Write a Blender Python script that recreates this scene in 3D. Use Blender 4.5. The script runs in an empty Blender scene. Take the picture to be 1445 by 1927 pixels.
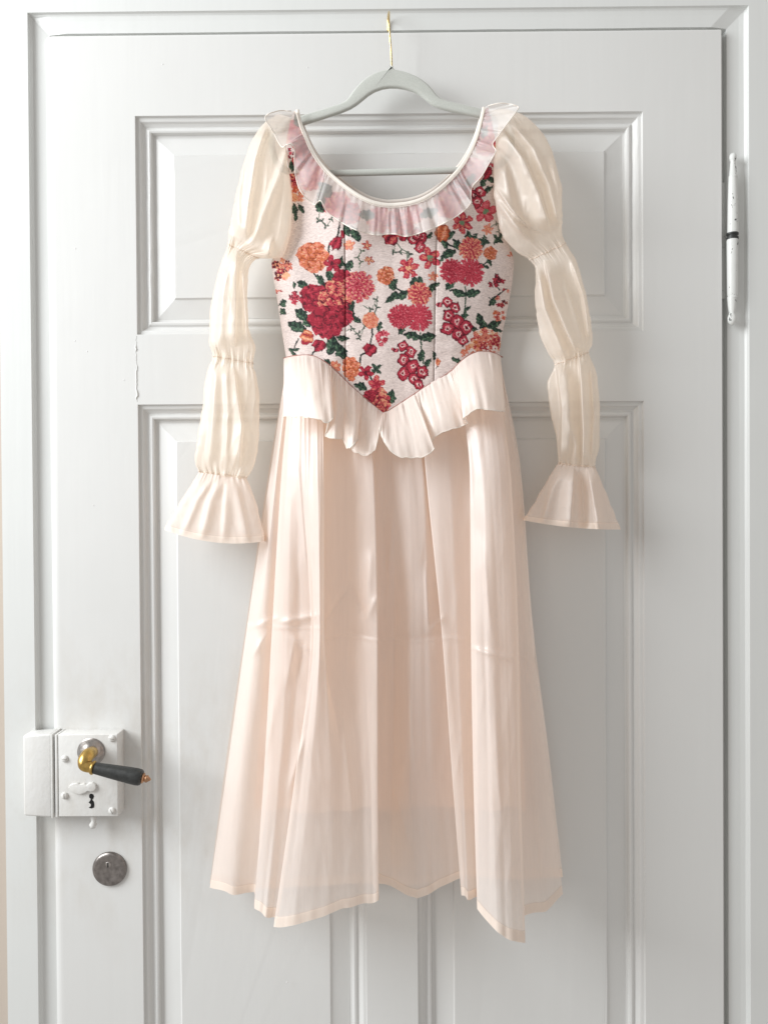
import bpy, bmesh, math
import numpy as np
from mathutils import Matrix, Vector

# ------------------------------------------------------------------ camera, light, exposure
SC = bpy.context.scene
COL = SC.collection
W, H, F, D, ZC = 1445., 1927., 1458., 1.05, 1.40      # photo size, focal length in px, metres to the door, lens height
YAW, PITCH, ROLL = 0.0055216, -0.0098638, -0.0066971

def _rx(a):
    c, s = math.cos(a), math.sin(a); return np.array([[1, 0, 0], [0, c, -s], [0, s, c]])
def _rz(a):
    c, s = math.cos(a), math.sin(a); return np.array([[c, -s, 0], [s, c, 0], [0, 0, 1]])
ROT = _rz(YAW) @ _rx(math.pi / 2 + PITCH) @ _rz(ROLL)

cam_data = bpy.data.cameras.new('camera')
cam = bpy.data.objects.new('camera', cam_data); COL.objects.link(cam)
cam_data.sensor_fit = 'HORIZONTAL'; cam_data.sensor_width = 36.0
cam_data.lens = 36.0 * F / W
cam_data.clip_start = 0.01; cam_data.clip_end = 100
M4 = np.eye(4); M4[:3, :3] = ROT; M4[:3, 3] = (0, -D, ZC)
cam.matrix_world = Matrix(M4.tolist())
SC.camera = cam

world = bpy.data.worlds.new('World'); SC.world = world; world.use_nodes = True
bg = world.node_tree.nodes['Background']
bg.inputs[0].default_value = (1.0, 0.965, 0.93, 1); bg.inputs[1].default_value = 0.49

def area(name, loc, target, sx, sy, power, col):
    l = bpy.data.lights.new(name, 'AREA'); l.shape = 'RECTANGLE'; l.size = sx; l.size_y = sy
    l.energy = power; l.color = col
    o = bpy.data.objects.new(name, l); COL.objects.link(o); o.location = loc
    o.rotation_euler = (Vector(target) - Vector(loc)).to_track_quat('-Z', 'Y').to_euler()
    return o
area('window_light', (-2.05, -1.06, 2.42), (0.0, 0.0, 1.50), 1.2, 1.7, 80, (0.945, 0.978, 1.0))

SC.view_settings.view_transform = 'Standard'; SC.view_settings.look = 'None'
SC.view_settings.exposure = 0.10; SC.view_settings.gamma = 1.0
SC.view_settings.use_curve_mapping = False
SC.cycles.transparent_max_bounces = 24; SC.cycles.max_bounces = 14
SC.cycles.diffuse_bounces = 5; SC.cycles.transmission_bounces = 8
SC.cycles.use_denoising = True

# ------------------------------------------------------------------ helpers
def at(px, py, d):
    """photo pixel + millimetres proud of the door face -> world point (arrays allowed)"""
    px = np.asarray(px, float); py = np.asarray(py, float); d = np.asarray(d, float) * 1e-3
    px, py, d = np.broadcast_arrays(px, py, d)
    c = np.stack([(px - W / 2) / F, -(py - H / 2) / F, -np.ones_like(px)], -1)
    r = c @ ROT.T
    t = (D - d) / r[..., 1]
    o = r * t[..., None]
    o[..., 1] -= D; o[..., 2] += ZC
    return o

def tag(o, label=None, cat=None, group=None, kind=None):
    if label: o['label'] = label
    if cat: o['category'] = cat
    if group: o['group'] = group
    if kind: o['kind'] = kind
    return o

def empty(name, loc, label, cat):
    o = bpy.data.objects.new(name, None); COL.objects.link(o); o.location = loc; o.empty_display_size = .05
    return tag(o, label, cat)

bpy.context.view_layer.update()
def link(name, me, mat, parent=None, smooth=True):
    o = bpy.data.objects.new(name, me); COL.objects.link(o)
    if mat is not None: me.materials.append(mat)
    if smooth: me.polygons.foreach_set('use_smooth', [True] * len(me.polygons))
    if parent is not None:
        o.parent = parent
        w = Matrix.Identity(4); p = parent
        while p is not None:
            w = p.matrix_basis @ w if p.parent is None else p.matrix_parent_inverse @ p.matrix_basis @ w
            p = p.parent
        o.matrix_parent_inverse = w.inverted()
    return o

def pydata(name, V, Fc, mat, parent=None, smooth=True):
    me = bpy.data.meshes.new(name)
    me.from_pydata([tuple(v) for v in np.asarray(V).reshape(-1, 3).tolist()], [], Fc); me.update()
    return link(name, me, mat, parent, smooth)

def grid_mesh(name, P, mat, parent=None, closed=False, keep=None, color=None, smooth=True, flip=False):
    """P[n,m,3] sheet; closed wraps axis 1; keep = bool per quad"""
    n, m = P.shape[:2]
    idx = np.arange(n * m).reshape(n, m)
    if closed: idx = np.concatenate([idx, idx[:, :1]], 1)
    q = np.stack([idx[:-1, :-1], idx[1:, :-1], idx[1:, 1:], idx[:-1, 1:]], -1)
    if flip: q = q[..., ::-1]
    q = q[keep] if keep is not None else q.reshape(-1, 4)
    used = np.zeros(n * m, bool); used[q.ravel()] = True
    remap = np.cumsum(used) - 1
    V = P.reshape(-1, 3)[used]; q = remap[q]
    me = bpy.data.meshes.new(name)
    me.vertices.add(len(V)); me.vertices.foreach_set('co', V.astype(np.float32).ravel())
    me.loops.add(q.size); me.loops.foreach_set('vertex_index', q.astype(np.int32).ravel())
    me.polygons.add(len(q)); me.polygons.foreach_set('loop_start', np.arange(0, q.size, 4, dtype=np.int32))
    if color is not None:
        a = me.color_attributes.new('print', 'FLOAT_COLOR', 'POINT')
        c = np.ones((len(V), 4), np.float32); c[:, :3] = color.reshape(-1, 3)[used]
        a.data.foreach_set('color', c.ravel())
    me.update(calc_edges=True); me.validate()
    return link(name, me, mat, parent, smooth)

def tube(name, pts, rad, mat, parent=None, seg=10, flat=None, cap=True):
    """round tube along world points, radius scalar or list"""
    P = np.asarray(pts, float); n = len(P); rad = np.broadcast_to(np.asarray(rad, float), (n,))
    T = np.gradient(P, axis=0); T /= np.linalg.norm(T, axis=1)[:, None] + 1e-12
    up = np.array([0, -1., 0]) if abs(T[0, 1]) < .9 else np.array([1., 0, 0])
    R = []
    for i in range(n):
        s = np.cross(T[i], up); s /= np.linalg.norm(s) + 1e-12
        u = np.cross(s, T[i]); up = u; R.append((s, u))
    th = np.arange(seg) / seg * 2 * math.pi
    f = 1.0 if flat is None else flat
    G = np.array([[P[i] + rad[i] * (math.cos(t) * R[i][0] + f * math.sin(t) * R[i][1]) for t in th] for i in range(n)])
    o = grid_mesh(name, G, mat, parent, closed=True)
    if cap:
        bm = bmesh.new(); bm.from_mesh(o.data)
        bmesh.ops.holes_fill(bm, edges=[e for e in bm.edges if e.is_boundary])
        bmesh.ops.recalc_face_normals(bm, faces=bm.faces); bm.to_mesh(o.data); bm.free()
    return o

def lathe(name, origin, axis, prof, mat, parent=None, seg=28):
    """prof = [(distance along axis, radius)] in metres"""
    a = Vector(axis).normalized(); q = a.to_track_quat('Z', 'Y')
    th = np.arange(seg) / seg * 2 * math.pi
    G = []
    for h, r in prof:
        G.append([list(Vector(origin) + q @ Vector((r * math.cos(t), r * math.sin(t), h))) for t in th])
    o = grid_mesh(name, np.array(G), mat, parent, closed=True)
    bm = bmesh.new(); bm.from_mesh(o.data)
    bmesh.ops.holes_fill(bm, edges=[e for e in bm.edges if e.is_boundary])
    bmesh.ops.recalc_face_normals(bm, faces=bm.faces)
    for e in bm.edges:
        if len(e.link_faces) == 2 and e.calc_face_angle() > 0.7: e.smooth = False
    bm.to_mesh(o.data); bm.free()
    return o

def prism(name, poly, y0, y1, mat, parent=None, bevel=0.0, seg=2, smooth=False):
    """polygon of (x,z) extruded from y0 to y1 (world y)"""
    bm = bmesh.new()
    a = [bm.verts.new((x, y0, z)) for x, z in poly]; b = [bm.verts.new((x, y1, z)) for x, z in poly]
    bm.faces.new(a); bm.faces.new(b[::-1])
    n = len(poly)
    for i in range(n): bm.faces.new((a[i], b[i], b[(i + 1) % n], a[(i + 1) % n]))
    bmesh.ops.recalc_face_normals(bm, faces=bm.faces)
    if bevel > 0:
        bmesh.ops.bevel(bm, geom=[e for e in bm.edges if e.calc_face_angle(0) > .5], offset=bevel, segments=seg, affect='EDGES', profile=.5)
    me = bpy.data.meshes.new(name); bm.to_mesh(me); bm.free()
    o = link(name, me, mat, parent, smooth)
    if bevel > 0:
        me.polygons.foreach_set('use_smooth', [True] * len(me.polygons)); 
        try: me.set_sharp_from_angle(angle=0.6)
        except Exception: pass
    return o

def box(name, x0, x1, y0, y1, z0, z1, mat, parent=None, bevel=0.0):
    return prism(name, [(x0, z0), (x1, z0), (x1, z1), (x0, z1)], y0, y1, mat, parent, bevel)

def rect_profile(name, x0, x1, z0, z1, prof, mat, parent=None, fill=False, smooth=False, bottom=True, wob=.00028, top_k=1.0):
    """mitred frame: prof = [(inset, proud)] in metres from the rectangle inwards"""
    V = []; Fc = []; ns = 40; ring = 4 * ns
    rs_ = np.random.RandomState(int(abs(x0) * 1e4) % 999 + len(prof))
    for j, (u, h) in enumerate(prof):
        cs = [(x0 + u, z1 - u), (x1 - u, z1 - u), (x1 - u, z0 + u), (x0 + u, z0 + u)]
        for k in range(4):
            (ax_, az_), (bx_, bz_) = cs[k], cs[(k + 1) % 4]
            for q_ in range(ns):
                f_ = q_ / ns; w_ = 0 if q_ == 0 or j == 0 else 1
                wa = wob * w_ * float(N1(q_ * .55 + k * 31 + x0 * 90, j * .6)); wh = wob * w_ * float(N2(q_ * .4 + k * 17 + x0 * 70, j * .5 + 3))
                hq = h * top_k if (k == 0 and q_ > 0) else h
                nx, nz = ((0, -1), (-1, 0), (0, 1), (1, 0))[k]
                V.append((ax_ + (bx_ - ax_) * f_ + nx * wa, -hq - wh, az_ + (bz_ - az_) * f_ + nz * wa))
    for i in range(len(prof) - 1):
        for k in range(ring):
            if not bottom and 2 * ns <= k < 3 * ns: continue
            a, b = i * ring + k, i * ring + (k + 1) % ring
            Fc.append((a, b, b + ring, a + ring))
    if fill:
        i = (len(prof) - 1) * ring; Fc.append(tuple(range(i, i + ring)))
    o = pydata(name, V, Fc, mat, parent, smooth)
    return o

def pchip(xk, Y, x):
    """monotone cubic along axis 0 of Y[k,...]"""
    xk = np.asarray(xk, float); Y = np.asarray(Y, float); x = np.asarray(x, float)
    h = np.diff(xk); sh = (-1,) + (1,) * (Y.ndim - 1)
    dl = np.diff(Y, axis=0) / h.reshape(sh)
    m = np.zeros_like(Y)
    if len(xk) > 2:
        w1 = (2 * h[1:] + h[:-1]).reshape(sh); w2 = (h[1:] + 2 * h[:-1]).reshape(sh)
        a, b = dl[:-1], dl[1:]
        with np.errstate(divide='ignore', invalid='ignore'):
            hm = (w1 + w2) / (w1 / a + w2 / b)
        m[1:-1] = np.where(a * b > 0, hm, 0)
    m[0] = dl[0]; m[-1] = dl[-1]
    i = np.clip(np.searchsorted(xk, x, side='right') - 1, 0, len(xk) - 2)
    t = ((x - xk[i]) / h[i]).reshape(sh); hh = h[i].reshape(sh)
    return ((1 + 2 * t) * (1 - t) ** 2 * Y[i] + t * (1 - t) ** 2 * hh * m[i] + t * t * (3 - 2 * t) * Y[i + 1] + t * t * (t - 1) * hh * m[i + 1])

def across(P, nper, lin_=0.0):
    """centripetal Catmull-Rom along axis 0 of P[g,m,3]; nper points per span"""
    g = P.shape[0]
    E = np.concatenate([2 * P[:1] - P[1:2], P, 2 * P[-1:] - P[-2:-1]], 0)
    out = []
    for i in range(g - 1):
        p0, p1, p2, p3 = E[i], E[i + 1], E[i + 2], E[i + 3]
        d = lambda a, b: np.maximum(np.linalg.norm(b - a, axis=-1, keepdims=True), 1e-3) ** .5
        t0 = 0; t1 = t0 + d(p0, p1); t2 = t1 + d(p1, p2); t3 = t2 + d(p2, p3)
        k = nper + (1 if i == g - 2 else 0)
        for j in range(k):
            t = t1 + (t2 - t1) * (j / nper)
            A1 = (t1 - t) / (t1 - t0) * p0 + (t - t0) / (t1 - t0) * p1
            A2 = (t2 - t) / (t2 - t1) * p1 + (t - t1) / (t2 - t1) * p2
            A3 = (t3 - t) / (t3 - t2) * p2 + (t - t2) / (t3 - t2) * p3
            B1 = (t2 - t) / (t2 - t0) * A1 + (t - t0) / (t2 - t0) * A2
            B2 = (t3 - t) / (t3 - t1) * A2 + (t - t1) / (t3 - t1) * A3
            cr_ = (t2 - t) / (t2 - t1) * B1 + (t - t1) / (t2 - t1) * B2
            out.append(cr_ * (1 - lin_) + lin_ * (p1 + (p2 - p1) * (j / nper)))
    return np.array(out)

class Noise:
    """smooth value noise"""
    def __init__(s, seed): s.t = np.random.RandomState(seed).uniform(-1, 1, (256, 256))
    def __call__(s, x, y=0.0):
        x, y = np.broadcast_arrays(np.asarray(x, float), np.asarray(y, float))
        i = np.floor(x).astype(int); j = np.floor(y).astype(int); u = x - i; v = y - j
        u = u * u * u * (u * (u * 6 - 15) + 10); v = v * v * v * (v * (v * 6 - 15) + 10)
        g = lambda a, b: s.t[a % 256, b % 256]
        return (g(i, j) * (1 - u) + g(i + 1, j) * u) * (1 - v) + (g(i, j + 1) * (1 - u) + g(i + 1, j + 1) * u) * v
N1, N2, N3 = Noise(3), Noise(8), Noise(21)
def sstep(a, b, x):
    t = np.clip((np.asarray(x, float) - a) / (b - a), 0, 1); return t * t * (3 - 2 * t)

def crumple(x, y, s=1.0, seed=0.):
    """crisp small creases of stiff sheer cloth"""
    a = np.abs(N1(x / (17 * s) + y / (55 * s) + seed, y / (34 * s) + seed)); b = np.abs(N2(x / (11 * s) - y / (40 * s) + seed, y / (24 * s))); c = np.abs(N3(x / (6.5 * s) + seed, y / (16 * s)))
    return (a - .35) * -1.5 + (b - .35) * -.9 + (c - .35) * -.4

# ------------------------------------------------------------------ materials
def lin(r, g, b):
    f = lambda c: c / 12.92 if c <= .04045 else ((c + .055) / 1.055) ** 2.4
    return tuple(f(v / 255.) for v in (r, g, b))

def newmat(name):
    m = bpy.data.materials.new(name); m.use_nodes = True
    nt = m.node_tree; b = nt.nodes['Principled BSDF']
    return m, nt, b

def obj_noise(nt, scale, stretch=(1, 1, 1), detail=3, rough=.55):
    tc = nt.nodes.new('ShaderNodeTexCoord'); mp = nt.nodes.new('ShaderNodeMapping')
    mp.inputs['Scale'].default_value = stretch
    nt.links.new(tc.outputs['Object'], mp.inputs['Vector'])
    n = nt.nodes.new('ShaderNodeTexNoise'); n.inputs['Scale'].default_value = scale
    n.inputs['Detail'].default_value = detail; n.inputs['Roughness'].default_value = rough
    nt.links.new(mp.outputs[0], n.inputs['Vector'])
    return n

def ramp(nt, src, a, ca, b, cb):
    r = nt.nodes.new('ShaderNodeValToRGB'); e = r.color_ramp.elements
    e[0].position = a; e[0].color = (*ca, 1); e[1].position = b; e[1].color = (*cb, 1)
    nt.links.new(src, r.inputs[0]); return r

def bump(nt, src, strength, dist, chain=None):
    b = nt.nodes.new('ShaderNodeBump'); b.inputs['Strength'].default_value = strength; b.inputs['Distance'].default_value = dist
    nt.links.new(src, b.inputs['Height'])
    if chain is not None: nt.links.new(chain.outputs[0], b.inputs['Normal'])
    return b

def paint_mat(name, col, rough=.38, wear=0.0, lump=0.0):
    m, nt, b = newmat(name)
    n0 = obj_noise(nt, 3.0, (1, 1, 1), 3)
    r = ramp(nt, n0.outputs[0], .3, tuple(c * .965 for c in col), .7, col)
    out = r.outputs[0]
    tc = nt.nodes.new('ShaderNodeTexCoord'); vm = nt.nodes.new('ShaderNodeVectorMath'); vm.operation = 'DISTANCE'; vm.inputs[1].default_value = (-.36, 0, 1.02)
    nt.links.new(tc.outputs['Object'], vm.inputs[0])
    mr = nt.nodes.new('ShaderNodeMapRange'); mr.inputs[1].default_value = .05; mr.inputs[2].default_value = .26; mr.inputs[3].default_value = 1; mr.inputs[4].default_value = 0
    nt.links.new(vm.outputs['Value'], mr.inputs[0])
    ng = obj_noise(nt, 22, (1, 1, .5), 5, .65); gr = ramp(nt, ng.outputs[0], .45, (0, 0, 0), .75, (.5, .5, .5))
    mm = nt.nodes.new('ShaderNodeMath'); mm.operation = 'MULTIPLY'; nt.links.new(mr.outputs[0], mm.inputs[0]); nt.links.new(gr.outputs[0], mm.inputs[1])
    mg = nt.nodes.new('ShaderNodeMix'); mg.data_type = 'RGBA'; nt.links.new(mm.outputs[0], mg.inputs[0]); nt.links.new(out, mg.inputs[6]); mg.inputs[7].default_value = (.50, .45, .38, 1); out = mg.outputs[2]
    if wear > 0:
        n2 = obj_noise(nt, 85, (1, 1, .6), 5, .75)
        w = ramp(nt, n2.outputs[0], wear, (0, 0, 0), wear + .03, (1, 1, 1))
        mx = nt.nodes.new('ShaderNodeMix'); mx.data_type = 'RGBA'
        nt.links.new(w.outputs[0], mx.inputs[0]); nt.links.new(out, mx.inputs[6]); mx.inputs[7].default_value = (.03, .03, .03, 1)
        out = mx.outputs[2]
    nt.links.new(out, b.inputs['Base Color'])
    n1 = obj_noise(nt, 90, (1, 1, .05), 4); b1 = bump(nt, n1.outputs[0], .12, .0014)
    n3 = obj_noise(nt, 14, (1, 1, .7), 2); b2 = bump(nt, n3.outputs[0], .07, .006, b1)
    if lump > 0:
        n4 = obj_noise(nt, 130, (1, 1, .8), 3, .6); b2 = bump(nt, n4.outputs[0], lump, .0022, b2)
    nt.links.new(b2.outputs[0], b.inputs['Normal'])
    rr = nt.nodes.new('ShaderNodeMapRange'); rr.inputs[3].default_value = rough - .06; rr.inputs[4].default_value = rough + .1
    nt.links.new(n0.outputs[0], rr.inputs[0]); nt.links.new(rr.outputs[0], b.inputs['Roughness'])
    b.inputs['Specular IOR Level'].default_value = .42
    return m

PAINT = paint_mat('white_gloss_paint', (.70, .70, .685))
FRAME_PAINT = paint_mat('white_frame_paint', (.69, .70, .685))
LOCK_PAINT = paint_mat('thick_white_paint', (.72, .715, .695), .34, lump=.22)
HINGE_PAINT = paint_mat('chipped_white_paint', (.70, .71, .69), .35, .605, .2)
WALL = paint_mat('beige_wall', (.52, .45, .385), .8)

def simple(name, col, rough, metal=0.0, nscale=90, var=.25, bmp=.1):
    m, nt, b = newmat(name)
    n = obj_noise(nt, nscale, (1, 1, 1), 4, .6)
    r = ramp(nt, n.outputs[0], .3, tuple(c * (1 - var) for c in col), .7, tuple(min(1, c * (1 + var * .4)) for c in col))
    nt.links.new(r.outputs[0], b.inputs['Base Color'])
    rr = nt.nodes.new('ShaderNodeMapRange'); rr.inputs[3].default_value = max(.02, rough - .1); rr.inputs[4].default_value = rough + .12
    nt.links.new(n.outputs[0], rr.inputs[0]); nt.links.new(rr.outputs[0], b.inputs['Roughness'])
    b.inputs['Metallic'].default_value = metal
    bp = bump(nt, n.outputs[0], bmp, .001); nt.links.new(bp.outputs[0], b.inputs['Normal'])
    return m
GOLD = simple('gold_wire', (.72, .55, .27), .25, 1.0, 200, .15)
BRASS = simple('worn_brass', (.60, .40, .13), .3, 1.0, 120, .4)
COPPER = simple('copper_tip', (.52, .30, .18), .38, 1.0, 200, .4)
STEEL = simple('tarnished_steel', (.40, .37, .35), .33, 1.0, 140, .4)
DARKSTEEL = simple('dark_tarnished_steel', (.30, .275, .26), .36, 1.0, 160, .35)
EBONY = simple('dark_horn', (.030, .032, .031), .42, 0, 200, .4)
BLACK = simple('black_void', (.006, .006, .006), .9, 0)

def velvet():
    m, nt, b = newmat('sage_velvet')
    n = obj_noise(nt, 900, (1, 1, 1), 2)
    r = ramp(nt, n.outputs[0], .3, lin(184, 187, 180), .7, lin(200, 202, 196))
    nt.links.new(r.outputs[0], b.inputs['Base Color']); b.inputs['Roughness'].default_value = .95
    b.inputs['Specular IOR Level'].default_value = .15
    b.inputs['Sheen Weight'].default_value = .35; b.inputs['Sheen Roughness'].default_value = .4
    bp = bump(nt, n.outputs[0], .25, .0006); nt.links.new(bp.outputs[0], b.inputs['Normal'])
    return m
VELVET = velvet()

def sheer(name, col, clear, trans=.45, rough=.44, spec=.48, streak=(420, 420, 7), sheen=.5, tint=(.985, .81, .675)):
    """satin organza: part clear, part translucent, part satin reflection"""
    m, nt, b = newmat(name); out = nt.nodes['Material Output']
    n = obj_noise(nt, 1.0, streak, 3, .6)
    n2 = obj_noise(nt, 1.0, (16, 16, 9), 2, .5)
    r = ramp(nt, n.outputs[0], .25, tuple(c * .96 for c in col), .75, tuple(min(1, c * 1.02) for c in col))
    nt.links.new(r.outputs[0], b.inputs['Base Color'])
    b.inputs['Specular IOR Level'].default_value = spec; b.inputs['Roughness'].default_value = rough
    b.inputs['Sheen Weight'].default_value = sheen; b.inputs['Sheen Roughness'].default_value = .35
    bp = bump(nt, n.outputs[0], .12, .0006); bp2 = bump(nt, n2.outputs[0], .25, .004, bp)
    nt.links.new(bp2.outputs[0], b.inputs['Normal'])
    tl = nt.nodes.new('ShaderNodeBsdfTranslucent'); tl.inputs[0].default_value = (*tint, 1); nt.links.new(bp2.outputs[0], tl.inputs['Normal'])
    mx = nt.nodes.new('ShaderNodeMixShader'); mx.inputs[0].default_value = trans
    nt.links.new(b.outputs[0], mx.inputs[1]); nt.links.new(tl.outputs[0], mx.inputs[2])
    tr = nt.nodes.new('ShaderNodeBsdfTransparent'); tr.inputs[0].default_value = (1.0, .5 + .5 * tint[1] / .97 * 1.04, .5 + .5 * tint[2] / .97 * 1.04, 1)
    m2 = nt.nodes.new('ShaderNodeMixShader'); m2.inputs[0].default_value = clear
    nt.links.new(mx.outputs[0], m2.inputs[1]); nt.links.new(tr.outputs[0], m2.inputs[2])
    nt.links.new(m2.outputs[0], out.inputs[0])
    return m
SKIRT_M = sheer('peach_organza', (.97, .915, .885), .28, .28, .34, .8)
SLEEVE_M = sheer('cream_organza', (.965, .905, .85), .42, .30, .34, .8, tint=(.98, .855, .73))
PEPLUM_M = sheer('peach_organza_double', (.955, .88, .825), .12, .24, .36, .7)
RUFFLE_M = sheer('ivory_organza', (.93, .915, .905), .46, .30, .34, tint=(.96, .90, .86))
LINING_M = sheer('peach_lining', (.95, .79, .67), .0, .25, .5, .35)
HEM_M = sheer('peach_hem', (.94, .85, .77), .03, .25, .42, .4)
TRIM_M = sheer('ivory_trim', (.92, .87, .80), .0, .12, .55, .3)
ELASTIC_M = sheer('gathered_elastic', (.88, .76, .66), .0, .15, .6, .3)

def print_mat():
    m, nt, b = newmat('floral_jacquard')
    a = nt.nodes.new('ShaderNodeAttribute'); a.attribute_name = 'print'
    n = obj_noise(nt, 1.0, (260, 260, 1250), 3, .7)
    r = ramp(nt, n.outputs[0], .32, (.66, .64, .64), .62, (1, 1, 1))
    mx = nt.nodes.new('ShaderNodeMix'); mx.data_type = 'RGBA'; mx.blend_type = 'MULTIPLY'; mx.inputs[0].default_value = 1
    nt.links.new(a.outputs['Color'], mx.inputs[6]); nt.links.new(r.outputs[0], mx.inputs[7])
    nt.links.new(mx.outputs[2], b.inputs['Base Color'])
    bp = bump(nt, n.outputs[0], .5, .0006); nt.links.new(bp.outputs[0], b.inputs['Normal'])
    b.inputs['Roughness'].default_value = .75; b.inputs['Specular IOR Level'].default_value = .25
    b.inputs['Sheen Weight'].default_value = .1
    return m
PRINT_M = print_mat()

# ------------------------------------------------------------------ setting: wall, frame, door
def X(px, py, d=0): return float(at(px, py, d)[0])
def Z(px, py, d=0): return float(at(px, py, d)[2])

LX0 = (X(100, 64) + X(117, 1880)) / 2; LX1 = .4525; LZ1 = 2.0376; LZ0 = 0.008
OX0 = -.4825; OX1 = (X(1412, 30) + X(1409, 900) + X(1410, 1800)) / 3; OZ1 = 2.0676
CX0 = (X(3, 700) + X(13, 1880)) / 2; CX1 = .64; CZ1 = 2.20

wall = box('wall', -1.1, 1.1, .030, .060, 0, 2.5, WALL); tag(wall, kind='structure')

frame = empty('door_frame', (0, 0, 0), 'white painted door casing and recessed jamb strip surrounding the panelled door', 'door frame')
CD = .0005
prism('casing_board', [(CX0, 0), (OX0, 0), (OX0, OZ1), (CX0, OZ1 + (OX0 - CX0))], .030, -CD, FRAME_PAINT, frame)
HH = .13
prism('casing_board', [(OX1, 0), (CX1, 0), (CX1, OZ1 + HH), (OX1 + HH, OZ1 + HH), (OX1, OZ1)], .030, -CD, FRAME_PAINT, frame)
prism('casing_board', [(CX0, OZ1 + (OX0 - CX0)), (OX0, OZ1), (OX1, OZ1), (OX1 + HH, OZ1 + HH), (CX0, OZ1 + HH)], .030, -CD, FRAME_PAINT, frame)
rect_profile('jamb_strip', OX0, OX1, -.05, OZ1, [(0, CD - .0001), (.0012, -.0045), (.0035, -.0068), (.010, -.0078), (.020, -.0082), (.026, -.0085), (.0262, -.020), (.06, -.020)], FRAME_PAINT, frame, smooth=False, bottom=False, top_k=.5)

door = empty('panelled_door', (0, 0, 0), 'white painted wooden panelled door the dress hangs on', 'door')
PX0, PX1 = -.3387, .3460
PZ1, PZ0, QZ1 = 1.9275, 1.6325, 1.5377
MX0 = X(690, 1800); MX1 = X(786, 1800); QZ0 = .24
TH = .036
# left stile carries the rounded edge; its section is extruded along z
def stile(sec, z0, z1, name):
    n = len(sec); rings = [(z0, 0), (z1 - .004, 0), (z1 - .0012, .0012), (z1, .004)]
    V = [(x, -h + (dy if h > -.012 else 0), z) for z, dy in rings for x, h in sec]; e = 3 * n
    Fc = [tuple(range(n)), tuple(range(e + n - 1, e - 1, -1))] + [(r * n + i, r * n + (i + 1) % n, (r + 1) * n + (i + 1) % n, (r + 1) * n + i) for r in range(3) for i in range(n)]
    return pydata(name, V, Fc, PAINT, door, False)
rr_ = .0115
sec = [(PX0, -TH), (PX0, 0)] + [(LX0 + .001 - rr_ * math.sin(a), -.0068 * (1 - math.cos(a))) for a in np.linspace(0, math.pi / 2, 7)] + [(LX0 + .001 - rr_, -TH)]
stile(sec, LZ0, LZ1, 'stile')
sec = [(LX1, -TH), (LX1, -.0012), (LX1 - .0012, 0), (PX1, 0), (PX1, -TH)]
stile(sec, LZ0, LZ1, 'stile')
V_ = [(x, y, z) for x in (PX0, PX1) for y, z in ((TH, PZ1), (0, PZ1), (0, LZ1 - .004), (.0012, LZ1 - .0012), (.004, LZ1), (TH, LZ1))]
pydata('rail', V_, [(0, 1, 2, 3, 4, 5), (11, 10, 9, 8, 7, 6)] + [(i, i + 6, (i + 1) % 6 + 6, (i + 1) % 6) for i in range(6)], PAINT, door, False)
box('rail', PX0, PX1, TH, 0, QZ1, PZ0, PAINT, door)
box('rail', PX0, PX1, TH, 0, LZ0, QZ0, PAINT, door)
box('muntin', MX0, MX1, TH, 0, QZ0, QZ1, PAINT, door)
MOULD = [(0, 0.0), (0.0008, -0.00405), (0.0045, -0.00432), (0.006, -0.00501), (0.0078, -0.0078), (0.0112, -0.01045), (0.0126, -0.01045), (0.0146, -0.0085), (0.0168, -0.00795), (0.0188, -0.00878), (0.0198, -0.0115), (0.0206, -0.01429), (0.0245, -0.01477)]
PAN = [(0.0235, -0.01603), (0.024, -0.01436), (0.0488, -0.00906), (0.0508, -0.00669)]
for x0, x1, z0, z1 in ((PX0, PX1, PZ0, PZ1), (PX0, MX0, QZ0, QZ1), (MX1, PX1, QZ0, QZ1)):
    p = rect_profile('panel', x0, x1, z0, z1, PAN, PAINT, door, fill=True)
    rect_profile('moulding', x0, x1, z0, z1, MOULD, PAINT, p)
# ragged paint crack where the middle rail meets the stile
rs = np.random.RandomState(4)
zz = np.linspace(QZ1 + .004, PZ0 - .002, 46)
cr = [(PX0 - .0012 + .0010 * N1(k * .45) + .0006 * N2(k * 1.3), -.0002, z) for k, z in enumerate(zz)]
tube('paint_ridge', cr, [max(.00015, .0006 * (1 + N3(k * .3))) for k in range(46)], PAINT, door, 6, cap=True)
# small paint nibs
for px, py in ((142, 467), (141, 641), (164, 661), (233, 715), (176, 951), (579, 126), (306, 120), (540, 1850), (1205, 815)):
    o = at(px, py, 0)
    lathe('paint_nib', (o[0], .0002, o[2]), (0, -1, 0), [(0, .0012), (.0004, .0009), (.0006, .0003)], PAINT, door, 8)

# rim lock
LK = 26.0
def PP(px, py, d): 
    p = at(px, py, d); return (float(p[0]), float(p[2]))
lx0, lz1 = PP(109, 1383, LK); lx1, lz0 = PP(222.5, 1537, LK)
lock = prism('rim_lock', [(lx0, lz0), (lx1, lz0), (lx1, lz1), (lx0, lz1)], 0.0, -LK * 1e-3, LOCK_PAINT, door, .0011, 3)
kx0, _ = PP(43, 1450, LK); kx1, _ = PP(97, 1450, LK)
keeper = prism('lock_keeper', [(kx0, lz0 + .001), (kx1, lz0 - .0015), (kx1, lz1 + .001), (kx0, lz1 - .001)], .001, -LK * 1e-3, LOCK_PAINT, frame, .0030, 3)
prism('keeper_lip', [(kx1 - .0005, lz0 - .002), (kx1 + .0020, lz0 - .002), (kx1 + .0020, lz1 + .001), (kx1 - .0005, lz1 + .001)], .001, -LK * 1e-3 - .0012, LOCK_PAINT, keeper, .0008)
prism('lock_edge_bead', [(lx0 - .0044, lz0 - .001), (lx0 - .0008, lz0 - .001), (lx0 - .0008, lz1), (lx0 - .0044, lz1)], 0.0, -LK * 1e-3 - .0004, LOCK_PAINT, lock, .0010)
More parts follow.
